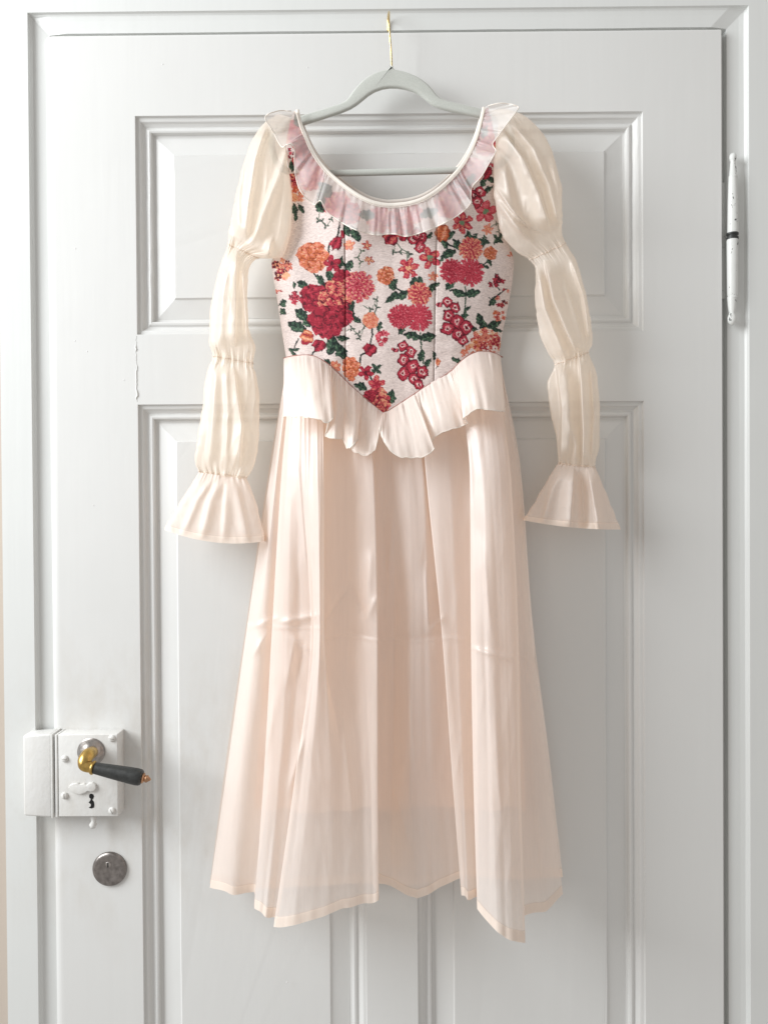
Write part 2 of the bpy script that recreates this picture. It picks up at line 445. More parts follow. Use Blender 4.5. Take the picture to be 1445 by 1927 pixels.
for px, py in ((122, 1428), (122, 1497.5), (211, 1389.5), (211, 1526)):
    o = at(px, py, LK)
    s = lathe('screw', o, (0, -1, 0), [(-.001, .0047), (.0012, .0046), (.0026, .0036), (.0032, .0018), (.0033, .0003)], LOCK_PAINT, lock, 16)
    a = rs.uniform(0, 3); q = .0036
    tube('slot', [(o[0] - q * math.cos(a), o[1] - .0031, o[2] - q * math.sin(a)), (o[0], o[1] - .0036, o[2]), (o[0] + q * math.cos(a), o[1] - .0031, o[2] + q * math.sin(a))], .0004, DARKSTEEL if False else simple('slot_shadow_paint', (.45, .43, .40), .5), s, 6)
# swinging keyhole cover: scalloped painted plate
cov = [(128, 1484), (131, 1478), (138, 1475), (146, 1474), (150, 1477), (158, 1475), (163, 1478), (167, 1474), (174, 1473), (180, 1477), (181, 1484), (178, 1489), (171, 1491), (165, 1489), (160, 1493), (150, 1496), (141, 1494), (135, 1491)]
prism('keyhole_cover', [PP(x, y, LK + 3) for x, y in cov], -LK * 1e-3 + .0005, -LK * 1e-3 - .0036, LOCK_PAINT, lock, .0012, 3)
kh = [(168, 1496), (171.5, 1494), (175.5, 1495.5), (177, 1499), (175.5, 1503), (173.5, 1505.5), (176.5, 1509), (177.5, 1514), (177, 1520), (172, 1522), (167, 1520.5), (170.5, 1518), (171.5, 1514.5), (167, 1510.5), (170, 1507), (171, 1504), (168, 1501)]
prism('keyhole', [PP(x, y, LK) for x, y in kh], -LK * 1e-3 + .002, -LK * 1e-3 - .0004, BLACK, lock)
# snib under the lock
o = at(177, 1536, 22)
tube('snib', [at(176, 1532, 14), at(176, 1540, 15), at(176, 1546, 17), at(175, 1552, 18), at(175, 1559, 18)], [.0045, .0040, .0028, .0050, .0030], LOCK_PAINT, lock, 12)

# lever handle
handle = lathe('lever_handle', at(172, 1415, LK), (0, -1, 0), [(-.001, .0183), (.0012, .0185), (.0022, .0172), (.0035, .0162), (.0065, .0150), (.0105, .0118), (.0135, .0080), (.0150, .0070), (.024, .0066)], STEEL, door, 36)
nk = [at(173, 1416, 38), at(172, 1417, 48), at(166, 1421, 58), at(160, 1430, 65), at(160, 1439, 68), at(165, 1443, 69), at(173, 1445, 69)]
nk = pchip(np.arange(7), np.array(nk), np.linspace(0, 6, 40))
tube('neck', nk, np.interp(np.linspace(0, 6, 40), [0, 1, 2, 3, 4, 5, 6], [.0075, .0078, .0086, .0088, .0084, .0073, .0066]), BRASS, handle, 20)
g0 = np.array(at(172, 1444.6, 69)); g1 = np.array(at(287, 1468.5, 69)); ax = (g1 - g0); L = float(np.linalg.norm(ax))
s_ = .000664
lathe('collar', g0, ax, [(0, .0060), (.0005, .0082), (.0020, .0090), (.0035, .0086), (.0045, .0066)], BRASS, handle, 28)
lathe('grip', g0, ax, [(.0035, .0058), (.0045, .0072), (.008, .0074), (.030, .0090), (.050, .0102), (.059, .0105), (.0635, .0101), (.0655, .0088), (.0665, .0060)], EBONY, handle, 32)
lathe('finial', g0, ax, [(.0660, .0062), (.0672, .0068), (.0685, .0060), (.0692, .0040), (.0705, .0042), (.0715, .0048), (.0728, .0046), (.0740, .0034), (.0765, .0016), (.0775, .0003)], COPPER, handle, 24)

# cylinder lock rosette
ros = lathe('lock_cylinder', at(207, 1635, 0), (0, -1, 0), [(-.001, .0230), (.0014, .0235), (.0034, .0226), (.0046, .0205), (.0052, .0175), (.0048, .0165), (.0046, .0001)], DARKSTEEL, door, 44)
core = lathe('cylinder_core', at(203.5, 1628, 4.6), (0, -1, 0), [(-.001, .0040), (.0005, .0040), (.0008, .0036), (.0008, .0001)], STEEL, ros, 20)
box('key_slot', *[X(203.2, 1628, 5) - .0006, X(203.2, 1628, 5) + .0007], -.0050, -.0058, Z(203, 1633, 5), Z(203, 1624, 5), BLACK, core)

# barrel hinge on the right
hd = 2.0; sc_h = .00072
hp = lambda y: at(np.interp(y, [287, 612], [1379, 1377]), y, hd)
def hprof(rows): 
    y0 = rows[0][0]; return [((y - y0) * sc_h, r * sc_h) for y, r in rows]
up = [(346 - 14, 7.2), (346, 8.0), (380, 9.0), (420, 9.6), (436, 9.8), (438.5, 9.4)]
hinge = lathe('hinge', hp(332), (0, 0, -1), hprof(up), HINGE_PAINT, door, 24)
lathe('upper_finial', hp(287), (0, 0, -1), hprof([(287, .5), (288.5, 4), (292, 6.2), (296, 6.6), (300, 5.6), (303, 4.4), (308, 5.0), (330, 7.0), (331, 8.0), (334, 7.6), (334.2, 6)]), HINGE_PAINT, hinge, 22)
lathe('joint_ring', hp(438), (0, 0, -1), hprof([(438, 8), (438.4, 10.6), (441.5, 10.9), (443, 9.2), (445, 9.0), (446.5, 10.9), (450, 10.7), (450.5, 8)]), EBONY, hinge, 24)
lathe('lower_barrel', hp(450), (0, 0, -1), hprof([(450, 9.6), (452, 10.2), (500, 9.8), (552, 9.4), (556, 8.2), (557, 9.2), (560, 9.0), (560.3, 7)]), HINGE_PAINT, hinge, 24)
lathe('lower_finial', hp(559), (0, 0, -1), hprof([(559, 8.6), (575, 7.4), (587, 5.6), (590, 5.2), (593, 6.8), (598, 8.0), (603, 7.9), (607, 6.2), (610.5, 3), (611.5, .4)]), HINGE_PAINT, hinge, 22)
box('hinge_leaf', LX1 - .0005, X(1378, 450, 0), .019, .0150, Z(1378, 556), Z(1378, 334), HINGE_PAINT, hinge)

# ------------------------------------------------------------------ hanger
HD = 30.0
base = at(737, 220, HD)
hanger = empty('clothes_hanger', base, 'sage green velvet clothes hanger with gold wire hook, inside the dress', 'hanger')
top = [(512, 246), (522, 234), (545, 224), (570.5, 216.6), (612, 204), (640, 195), (650, 190), (657, 182), (664, 172), (672, 162), (683, 151), (695, 142.5), (706, 137), (718, 133), (729, 131), (733, 128.5), (735, 124), (738, 124), (740, 129), (744, 131.5), (756, 133.5), (769, 137.5), (782, 143), (794, 150), (805, 159), (814, 169), (821, 178.5), (828, 184.5), (838, 189), (866, 195.5), (900, 203.5), (935, 212), (952, 219), (962, 232)]
bot = [(958, 246), (946, 240), (930, 229), (895, 219.5), (850, 210), (831, 205), (820, 201), (810, 195), (800, 187), (790, 179), (778, 172.5), (762, 167.5), (748, 165.3), (734, 165), (720, 167), (706, 172), (694, 179), (682, 189), (672, 197), (660, 204.5), (642, 212), (612, 222), (583.6, 231), (550, 241), (528, 252), (520, 258)]
hb = prism('hanger_body', [PP(x, y, HD) for x, y in top + bot], -(HD - 3.6) * 1e-3, -(HD + 3.6) * 1e-3, VELVET, hanger, .0030, 4)
bar = [(515, 250), (512, 270), (516, 295), (528, 314), (548, 323), (580, 325.5), (640, 325), (735, 323), (840, 320.5), (900, 318), (930, 313), (950, 300), (962, 278), (962, 255), (958, 240)]
bp_ = pchip(np.arange(len(bar)), np.array([at(x, y, HD) for x, y in bar]), np.linspace(0, len(bar) - 1, 90))
tube('crossbar', bp_, .0043, VELVET, hanger, 12, flat=.8)
hk = [at(737, 128, HD), at(736.3, 105, HD), at(734.5, 80, 31), at(733, 60, 33), at(732, 42, 33), at(732, 28, 27), at(732, 21.5, 16), at(731, 24, 7), at(730, 36, -.5), at(730.5, 53, -3.5)]
hk[-1] = (hk[-1][0], .0034, LZ1 + .0016)
hk = pchip(np.arange(10), np.array(hk), np.linspace(0, 9, 70))
tube('hook', hk, .00125, GOLD, hanger, 10)
lathe('hook_tip', hk[-2], hk[-1] - hk[-2], [(0, .0013), (.0004, .0016), (.0012, .0014), (.0016, .0004)], GOLD, hanger, 10)

# ------------------------------------------------------------------ dress
dress = empty('dress', at(735, 700, 40), 'long sleeved peach organza dress with floral bodice hanging on the door', 'dress')

# ---- bodice outlines in photo pixels
YL = [200, 235, 280, 330, 400, 440, 470, 494, 520, 560, 600, 640, 675, 720, 790]
XL = [556, 545, 538, 545, 548, 540, 526, 511, 514, 521, 527, 533, 539, 548, 560]
XR = [918, 927, 933, 930, 935, 950, 961, 967, 965, 959, 951, 943, 939, 932, 920]
NECK = np.array([(559, 207), (561, 216), (566, 235), (574, 255), (585, 280), (599, 303), (616, 323), (635, 340), (657, 357), (681, 372), (706, 382), (732, 386), (760, 384), (786, 378), (811, 366), (833, 350), (852, 332), (869, 312), (882, 291), (893, 268), (901, 245), (906, 225), (911, 202)], float)
SEAM = np.array([(533, 674), (556, 669), (580, 668), (605, 677), (625, 691), (650, 716), (671, 736), (690, 752), (706, 765), (721, 777), (740, 767), (765, 751), (800, 728), (850, 697), (868, 679), (884, 667), (905, 661), (925, 663), (946, 672)], float)
def edge_l(y): return pchip(YL, np.array(XL, float), np.clip(y, 200, 790))
def edge_r(y): return pchip(YL, np.array(XR, float), np.clip(y, 200, 790))
def bod_d(x, y):
    x, y = np.broadcast_arrays(np.asarray(x, float), np.asarray(y, float))
    xl = np.interp(y, YL, XL); xr = np.interp(y, YL, XR)
    v = np.clip((x - (xl + xr) / 2) / ((xr - xl) / 2), -1, 1)
    body = 22 + 32 * (1 - np.abs(v) ** 3.2) ** .75
    body = body + 6 * np.exp(-((y - 440) / 110.) ** 2) * np.exp(-((np.abs(v) - .42) / .3) ** 2)
    body = body - 6 * sstep(560, 760, y) * (1 - v * v)
    sh = 41 + 6 * sstep(210, 300, y)
    return sh + (body - sh) * sstep(255, 400, y)

# ---- woven floral print, rasterised as per-vertex thread colours
SS = 2; CX, CY, CW, CH = 490, 190, 500, 620
_yy, _xx = np.mgrid[0:CH * SS, 0:CW * SS]
GX = CX + _xx / SS; GY = CY + _yy / SS
THR = N1(GX / 3.2, GY / 1.15) * .6 + N2(GX / 1.5, GY / 1.0) * .4            # thread jitter
THR2 = N3(GX / 5.0, GY / 2.0)
c3 = lambda *a: np.array(lin(*a))
CRIM, DCRIM, ROSE, PINK, CORAL, ORNG, PALE, WHITE = c3(160, 28, 52), c3(92, 16, 34), c3(196, 56, 76), c3(222, 108, 120), c3(222, 128, 106), c3(202, 106, 60), c3(232, 172, 132), c3(240, 222, 214)
GRN, DGRN, LGRN, GGRN = c3(58, 86, 68), c3(27, 40, 36), c3(112, 140, 108), c3(104, 120, 104)
BASE = c3(230, 214, 208)
CAN = np.empty((CH * SS, CW * SS, 3))
CAN[:] = BASE
CAN *= (1 + .05 * THR + .03 * THR2)[..., None]

def win(cx, cy, r):
    i0 = int(max(0, (cy - r - CY) * SS)); i1 = int(min(CH * SS, (cy + r - CY) * SS)); j0 = int(max(0, (cx - r - CX) * SS)); j1 = int(min(CW * SS, (cx + r - CX) * SS))
    s = np.s_[i0:i1, j0:j1]; t = THR[s]
    wx = 1.9 * N2(GX[s] / 6., GY[s] / 6.) + 1.0 * N3(GX[s] / 3., GY[s] / 2.5); wy = 1.9 * N1(GX[s] / 6. + 40, GY[s] / 6.) + .8 * N2(GX[s] / 3. + 9, GY[s] / 2.5)
    wk = min(1., r / 14.)
    return s, GX[s] - cx + t * 1.2 + wx * wk, GY[s] - cy + t * .5 + wy * wk, t, THR2[s]
def put(s, m, c):
    a = np.clip(m, 0, 1)[..., None]; CAN[s] = CAN[s] * (1 - a) + c * a
def levels(v, cols):
    """v in 0..1 -> hard steps between colours, like woven threads"""
    k = np.clip((v * len(cols)).astype(int), 0, len(cols) - 1); return np.array(cols)[k]
aa = lambda q: np.clip(q * 1.6 + .5, 0, 1)

def petal(cx, cy, L, wd, a, cols, seed=0.):
    """one woven petal: pale rim at the tip, dark base and outline"""
    s, dx, dy, t, t2 = win(cx, cy, max(L, wd) * .75)
    if dx.size == 0: return
    u = (dx * math.cos(a) + dy * math.sin(a)) / (L / 2); w = (-dx * math.sin(a) + dy * math.cos(a)) / (wd / 2)
    R = np.hypot(np.abs(u) ** 1.25, np.abs(w) ** 1.25)
    v = .46 + .30 * u + .12 * np.sin(w * 5 + seed) + .30 * t - .55 * (R > .80) * (u < .75) + .12 * t2
    put(s, aa((1 - R) * min(L, wd) / 2), levels(v, cols))
def rose(cx, cy, r, cols, ph=0., sq=1.0, turns=6.5):
    q = np.random.RandomState(int(cx * 13 + cy * 7))
    for rad, n, L, wd in ((.66, 7, .78, .95), (.42, 6, .66, .80), (.22, 4, .52, .60), (.04, 2, .40, .42)):
        for k in range(n):
            a = ph + 6.283 * k / n + rad * 4 + q.uniform(-.15, .15); rr = r * rad * q.uniform(.9, 1.08); f = q.uniform(.88, 1.12)
            petal(cx + rr * math.cos(a), cy + rr * math.sin(a) * sq, r * L * f, r * wd * f, a + q.uniform(-.3, .3), cols, k)
def dahlia(cx, cy, r, cols, n=16, ph=0., heart=None):
    q = np.random.RandomState(int(cx * 11 + cy * 5))
    for i, (rad, fn, L) in enumerate(((.84, 1.25, .40), (.66, 1.1, .40), (.47, .85, .38), (.28, .6, .34), (.08, .3, .30))):
        m = max(3, int(n * fn))
        for k in range(m):
            a = ph + 6.283 * (k + .5 * (i % 2)) / m + q.uniform(-.08, .08); rr = r * rad * q.uniform(.93, 1.07)
            petal(cx + rr * math.cos(a), cy + rr * math.sin(a), r * L, max(4.0, r * rad * 6.6 / m), a, cols, k)
def star(cx, cy, r, cols, n=5, ph=0., heart=PALE):
    s, dx, dy, t, t2 = win(cx, cy, r * 1.3)
    if dx.size == 0: return
    th = np.arctan2(dy, dx) + ph; R = np.hypot(dx, dy) / r
    e = .48 + .52 * np.abs(np.cos(n * th / 2)) ** .8
    v = .25 + .6 * np.abs(np.cos(n * th / 2)) * (1 - np.abs(R - .55)) + .3 * t
    c = levels(v, cols); c = np.where((R + .1 * t < .24)[..., None], heart, c)
    put(s, aa((e - R) * r), c)
def ringbell(cx, cy, r):
    s, dx, dy, t, t2 = win(cx, cy, r * 1.4)
    if dx.size == 0: return
    th = np.arctan2(dy, dx); R = np.hypot(dx, dy * .92) / r * (1 + .07 * np.sin(4 * th + cx))
    c = levels(np.clip(R * 1.02 + .16 * t, 0, .99), [DCRIM, CRIM, WHITE, PINK, CRIM, ROSE, CRIM, DCRIM])
    put(s, aa((1.0 - R) * r), c)
def pom(cx, cy, r, cols, n=13, seed=0):
    q = np.random.RandomState(int(cx * 7 + cy * 3 + seed))
    for k in range(n):
        a = q.uniform(0, 6.28); b = r * q.uniform(0, 1) ** .6 * .85
        star(cx + b * math.cos(a), cy + b * math.sin(a), r * q.uniform(.22, .40), [cols[q.randint(len(cols))], cols[q.randint(len(cols))]], 4, q.uniform(0, 3), cols[-1])
def bud(cx, cy, rx, ry, cols, a=0.):
    s, dx, dy, t, t2 = win(cx, cy, max(rx, ry) * 1.4)
    if dx.size == 0: return
    u = dx * math.cos(a) + dy * math.sin(a); w = -dx * math.sin(a) + dy * math.cos(a)
    R = np.hypot(u / rx, w / ry) * (1 + .10 * np.sin(u / rx * 7) * (w > 0))
    v = .5 + .35 * np.sin(u / rx * 6 + w / ry * 1.2) + .25 * t - .4 * (R > .84)
    put(s, aa((1 - R) * min(rx, ry)), levels(v, cols))
def leaf(cx, cy, L, wd, a, cols=None, ser=.12):
    cols = cols or [DGRN, GRN, GRN, LGRN]
    a = math.radians(a)
    s, dx, dy, t, t2 = win(cx, cy, L * .75)
    if dx.size == 0: return
    u = (dx * math.cos(a) + dy * math.sin(a)) / (L / 2); w = (-dx * math.sin(a) + dy * math.cos(a)) / (wd / 2)
    pr = np.clip(1 - np.abs(u) ** 1.7, 0, 1) ** .9 * (1 + ser * np.sin(u * 11))
    ed = pr - np.abs(w)
    v = .42 + .22 * np.sin(u * 13 + np.abs(w) * 5) + .30 * t + .16 * np.sign(w) - .45 * (ed < .18) - .5 * (np.abs(w) < .10)
    put(s, aa(ed * wd / 2) * (np.abs(u) < 1), levels(v, cols))
def stem(pts, wd=2.2, col=DGRN):
    P = np.array(pts, float); P = pchip(np.arange(len(P)), P, np.linspace(0, len(P) - 1, len(P) * 8))
    for (x0, y0), (x1, y1) in zip(P[:-1], P[1:]):
        cx, cy = (x0 + x1) / 2, (y0 + y1) / 2; L = math.hypot(x1 - x0, y1 - y0) + 1e-6
        s, dx, dy, t, t2 = win(cx, cy, L / 2 + wd + 2)
        if dx.size == 0: continue
        ux, uy = (x1 - x0) / L, (y1 - y0) / L
        al = np.abs(dx * ux + dy * uy) - L / 2; ac = np.abs(-dx * uy + dy * ux)
        put(s, aa(wd / 2 - np.maximum(ac, al)), col * (1 + .25 * t[..., None]))
def sprig(pts, col=GGRN, r=4.5):
    stem(pts, 1.4, col)
    for i, (x, y) in enumerate(pts[1:]):
        for k in range(3): leaf(x + 3.2 * math.cos(k * 2.1 + i), y + 3.2 * math.sin(k * 2.1 + i), r * 1.9, r * .8, math.degrees(k * 2.1 + i), [DGRN, col, col], 0)
def bunch(cx, cy, r=10, n=3, a0=0):
    for k in range(n):
        a = a0 + k * 360 / n; leaf(cx + r * .45 * math.cos(math.radians(a)), cy + r * .45 * math.sin(math.radians(a)), r * 1.25, r * .62, a, [DGRN, GRN, GRN, LGRN])

REDS = [DCRIM, CRIM, CRIM, ROSE]; ROSES = [DCRIM, CRIM, ROSE, CORAL]; PINKS = [CRIM, ROSE, PINK, PALE]; ORANGES = [c3(150, 62, 34), ORNG, ORNG, CORAL, PALE]; VARI = [DCRIM, CRIM, ROSE, CORAL, PALE]; CORALS = [c3(178, 52, 58), CORAL, CORAL, PALE]
# blossoms that lie under the sheer ruffle
for x_, y_, r_, c_ in ((576, 300, 24, ROSES), (586, 334, 24, PINKS), (548, 246, 22, PINKS), (566, 270, 16, REDS), (634, 384, 26, PINKS), (660, 402, 20, ROSES), (712, 412, 24, PINKS), (752, 418, 26, ROSES), (778, 404, 18, PINKS), (842, 382, 26, PINKS), (866, 352, 24, ROSES), (890, 318, 22, PINKS), (916, 270, 24, PINKS), (924, 226, 24, ROSES)): rose(x_, y_, r_, c_, x_ * .1)
for l_ in ((612, 356, 40, 24, 50), (604, 372, 30, 16, 80), (690, 404, 34, 18, 10), (806, 400, 38, 20, -20), (884, 338, 30, 15, -50), (560, 226, 30, 16, 70), (912, 248, 28, 14, -70)): leaf(*l_)
# stems and leaves first
stem([(639, 415), (636, 440), (620, 458), (618, 484), (622, 500)], 3)
stem([(589, 512), (603, 530), (614, 545)], 3); stem([(561, 638), (555, 650), (549, 664)], 2.4); stem([(600, 660), (590, 662), (585, 676)], 2.6)
stem([(701, 612), (700, 628), (697, 646)], 3); stem([(690, 664), (679, 668), (677, 688), (684, 700)], 3); stem([(695, 705), (700, 715), (706, 722)], 2.6)
stem([(747, 458), (756, 468), (765, 474), (766, 490)], 1.8, GGRN); stem([(725, 530), (740, 539), (756, 548)], 3); stem([(832, 452), (842, 458), (858, 466)], 3)
stem([(922, 486), (914, 494), (902, 503), (893, 508)], 2.6); stem([(875, 540), (876, 560), (873, 590)], 2.6, GRN); stem([(791, 625), (792, 650), (796, 684)], 2.6, GRN)
stem([(952, 544), (940, 552), (930, 560)], 2.6); stem([(933, 538), (940, 546)], 1.8); stem([(824, 686), (820, 694)], 1.8)
sprig([(601, 396), (599, 414), (606, 416), (613, 425), (623, 412)]); sprig([(676, 503), (678, 492), (673, 484), (680, 472)], LGRN, 3.6)
sprig([(684, 575), (697, 582), (708, 562), (709, 578), (704, 590)]); sprig([(652, 622), (662, 618), (673, 628), (686, 614), (676, 636)]); sprig([(743, 462), (741, 474), (752, 474), (770, 478)])
sprig([(918, 430), (935, 420), (938, 436)], GGRN, 3)
for a in [(549, 312, 22, 10, 85), (554, 395, 26, 12, 75), (566, 392, 24, 11, 60), (557, 409, 16, 8, 100), (601, 390, 26, 15, 40), (653, 433, 28, 14, 70), (669, 440, 34, 17, 65), (657, 500, 26, 14, -60),
          (603, 526, 26, 12, 60), (621, 519, 26, 15, -110), (569, 535, 24, 15, 20), (553, 536, 14, 7, 90), (568, 592, 34, 22, 40), (558, 614, 38, 22, 20), (576, 603, 30, 18, 60), (548, 658, 14, 8, 20), (558, 657, 13, 7, -20), (553, 666, 12, 7, 40),
          (624, 650, 40, 25, 105), (641, 661, 42, 21, 60), (644, 636, 24, 14, 10), (659, 570, 30, 18, 70), (658, 590, 34, 17, 80), (669, 600, 26, 13, 30), (714, 614, 22, 11, -65), (616, 684, 26, 12, 55), (678, 727, 28, 15, 25), (735, 747, 30, 21, -70),
          (739, 538, 20, 14, 60), (740, 530, 22, 12, -30), (744, 557, 34, 15, -15), (757, 555, 30, 15, -35), (778, 533, 28, 16, -80), (790, 530, 24, 13, -100), (732, 565, 24, 9, -30), (812, 542, 26, 14, -60), (820, 535, 18, 9, -20), (756, 619, 30, 13, -55),
          (777, 632, 36, 16, 12), (804, 634, 34, 17, -8), (792, 670, 24, 13, -75), (804, 682, 20, 11, -50), (847, 442, 24, 13, -30), (836, 458, 22, 12, 70), (843, 477, 34, 18, -25), (860, 460, 28, 16, 60), (881, 445, 26, 14, -95), (892, 446, 22, 10, -60), (829, 489, 24, 9, -40), (847, 536, 30, 13, -45),
          (907, 500, 26, 11, 15), (920, 492, 18, 9, 70), (926, 566, 24, 14, -60), (863, 551, 36, 15, 18), (888, 551, 34, 16, -10), (874, 594, 22, 12, -80), (880, 580, 18, 8, -40), (903, 603, 30, 15, 70), (926, 612, 38, 15, -30), (908, 612, 32, 15, -100), (893, 620, 28, 11, 25), (932, 622, 24, 9, 0), (859, 678, 22, 10, 20),
          (918, 356, 22, 10, -40), (910, 340, 24, 12, -70), (924, 338, 22, 9, 20), (808, 443, 20, 9, -60), (816, 668, 18, 8, 70), (532, 570, 18, 13, -20), (532, 586, 16, 12, 40)]: leaf(*a)
bunch(640, 494, 13, 4, 20); bunch(708, 694, 13, 4, 50); bunch(909, 453, 13, 4, 10); bunch(937, 449, 12, 4, 40)
# blossoms
pom(546, 288, 11, [DCRIM, CRIM, ROSE], 9); rose(552, 338, 14, VARI, 1); pom(561, 366, 17, [ORNG, CORAL, c3(200, 80, 50), PALE], 15)
bud(632, 457, 11, 14, REDS, .3); bud(644, 441, 4.5, 8, REDS); star(657, 461, 11, CORALS, 5, .4); star(690, 462, 10, [ORNG, CRIM, CORAL], 5, .2, PALE); star(694, 489, 9, [ORNG, CRIM, PALE], 5, .9)
rose(589, 483, 29, ORANGES, .8, .97, 7); star(625, 496, 17, REDS, 5, .5, DCRIM); rose(643, 522, 16, REDS, 2)
pom(528, 506, 21, [CRIM, CORAL, DCRIM, PALE], 22); pom(523, 550, 8, [CORAL, CRIM], 5)
pom(558, 558, 16, [CRIM, PINK, ROSE, DCRIM], 14); rose(590, 560, 26, REDS, .2, 1, 6); rose(630, 560, 31, VARI, 1.7, 1.15, 6); rose(642, 595, 22, REDS, .5); rose(615, 606, 32, REDS, 2.5, 1, 8)
dahlia(675, 538, 29, PINKS, 15, .3); bud(577, 634, 14, 13, [CRIM, ORNG, CORAL, PALE], 1.5); bud(600, 650, 13, 12, REDS, .2)
rose(697, 603, 15, [ORNG, CORAL, CORAL, PALE], 1); pom(720, 638, 16, [CRIM, ROSE, PINK], 14); bud(696, 658, 13, 12, REDS, .5); rose(660, 693, 16, ORANGES, 1.5, 1.6); star(631, 688, 12, [CRIM, ORNG, CORAL], 6, .2)
star(688, 701, 15, REDS, 5, 1.0, DCRIM); star(709, 723, 17, ROSES, 5, .3, CRIM); rose(710, 755, 24, VARI, .6); rose(695, 745, 12, REDS, .3)
rose(725, 518, 16.5, ORANGES, .3, 1, 5); bud(735, 449, 15, 11, ROSES, .5); bud(758, 447, 8, 7, REDS)
for x, y in ((777, 449), (794, 446), (790, 464), (783, 440)): ringbell(x, y, 10.5)
star(768, 504, 21, ROSES, 6, .2, PALE); star(809, 485, 21, ROSES, 5, .6, LGRN); star(814, 520, 10, CORALS, 5, .3)
bud(832, 438, 13, 17, ORANGES, .1); star(870, 419, 21, ROSES, 6, .5, LGRN); star(913, 398, 22, PINKS[:3], 5, .2, LGRN); star(918, 431, 11, CORALS, 6, .2)
for x, y in ((903, 361), (892, 368), (898, 379)): ringbell(x, y, 10.5)
bud(917, 325, 8, 12, REDS, .4); pom(926, 308, 12, [CRIM, DCRIM, ROSE], 9); pom(885, 365, 10, [CRIM, DCRIM], 5)
for ox, oy in ((0, 0), (-97, 85)):
    dahlia(886 + ox, 468 + oy, 22, [CRIM, ROSE, CORAL, PALE], 12, .2); dahlia(850 + ox, 510 + oy, 23, [CRIM, CRIM, ROSE, PINK], 20, .1); dahlia(884 + ox, 512 + oy, 26, [CRIM, ROSE, ROSE, PINK], 22, .6)
    for x, y, r in ((841, 567, 8), (856, 578, 9), (843, 593, 10), (860, 605, 11), (842, 619, 10.5), (862, 629, 10), (877, 616, 10.5), (871, 640, 8.5)): ringbell(x + ox * .86, y + oy * .985, r * 1.16)
    bud(827 + ox * .86, 573 + oy, 7, 4.5, [DCRIM, CRIM, PINK], .2)
rose(922, 476, 12.5, ORANGES, .2, .9, 5); pom(933, 527, 16, [CRIM, DCRIM, ROSE], 12); pom(943, 566, 13, [CRIM, CORAL, DCRIM], 10); pom(938, 592, 13, [CORAL, ORNG, CRIM], 10); pom(953, 545, 8, [CRIM, CORAL], 5)
pom(961, 478, 8, [CORAL, ORNG], 5)
rose(913, 643, 27, [c3(178, 52, 58), CORAL, ROSE, PALE, WHITE], .4, .95); pom(916, 652, 24, [WHITE, CORAL, ORNG, CRIM], 12); pom(890, 658, 16, [CORAL, ORNG, PALE], 12); pom(873, 665, 10, [ORNG, CORAL], 8)
bud(824, 681, 4.5, 8, ORANGES); 
# seams: a thin sunk thread line
def sample(px, py):
    i = np.clip(((py - CY) * SS).astype(int), 0, CH * SS - 1); j = np.clip(((px - CX) * SS).astype(int), 0, CW * SS - 1)
    c = CAN[i, j]; g = c.mean(-1, keepdims=True); return c * .95 + g * .05

nr, nc = 585, 440
ys = np.linspace(203, 787, nr); vv = np.linspace(-1, 1, nc)
xl, xr = edge_l(ys), edge_r(ys)
BX = (xl + xr)[:, None] / 2 + (xr - xl)[:, None] / 2 * vv[None]; BY = np.repeat(ys[:, None], nc, 1)
BD = bod_d(BX, BY)
SEAML = lambda y: np.interp(y, [380, 440, 560, 760], [648, 649, 650.5, 650]); SEAMR = lambda y: np.interp(y, [380, 440, 560, 760], [823, 822, 819, 816])
for f_ in (SEAML, SEAMR):
    s = BX - f_(BY); BD += .7 * N2(BY / 7., 2.2) * np.exp(-(s / 9.) ** 2); BD -= 1.7 * np.exp(-(s / 1.6) ** 2) + 1.0 * np.exp(-(s / 9.) ** 2)
BD += 2.0 * N1(BX / 60, BY / 90) + .9 * N2(BX / 26, BY / 60)
BD += 1.5 * np.exp(-((BY - 640) / 40) ** 2) * N3(BX / 35, BY / 14) * .6
NP = np.concatenate([[(559, 150)], NECK, [(911, 150)]])
def in_neck(x, y): 
    yn = np.interp(x, NECK[:, 0], NECK[:, 1]); return (y < yn - 3) & (x > 560) & (x < 911)
def below(x, y): return y > np.interp(x, SEAM[:, 0], SEAM[:, 1]) + 5
qx = (BX[1:, 1:] + BX[:-1, :-1]) / 2; qy = (BY[1:, 1:] + BY[:-1, :-1]) / 2
topm = qy < np.where(qx < 735, np.interp(qx, [530, 560], [222, 207]), np.interp(qx, [911, 945], [200, 214]))
keep = ~(in_neck(qx, qy) | below(qx, qy) | topm)
colr = sample(BX, BY)
for f_ in (SEAML, SEAMR): colr = colr * (1 - .45 * np.exp(-((BX - f_(BY)) / .9) ** 2))[..., None]
bodice = grid_mesh('bodice', at(BX, BY, BD), PRINT_M, dress, keep=keep, color=colr)
bodice['label'] = 'fitted bodice of pale pink jacquard woven with roses, dahlias and foxgloves'
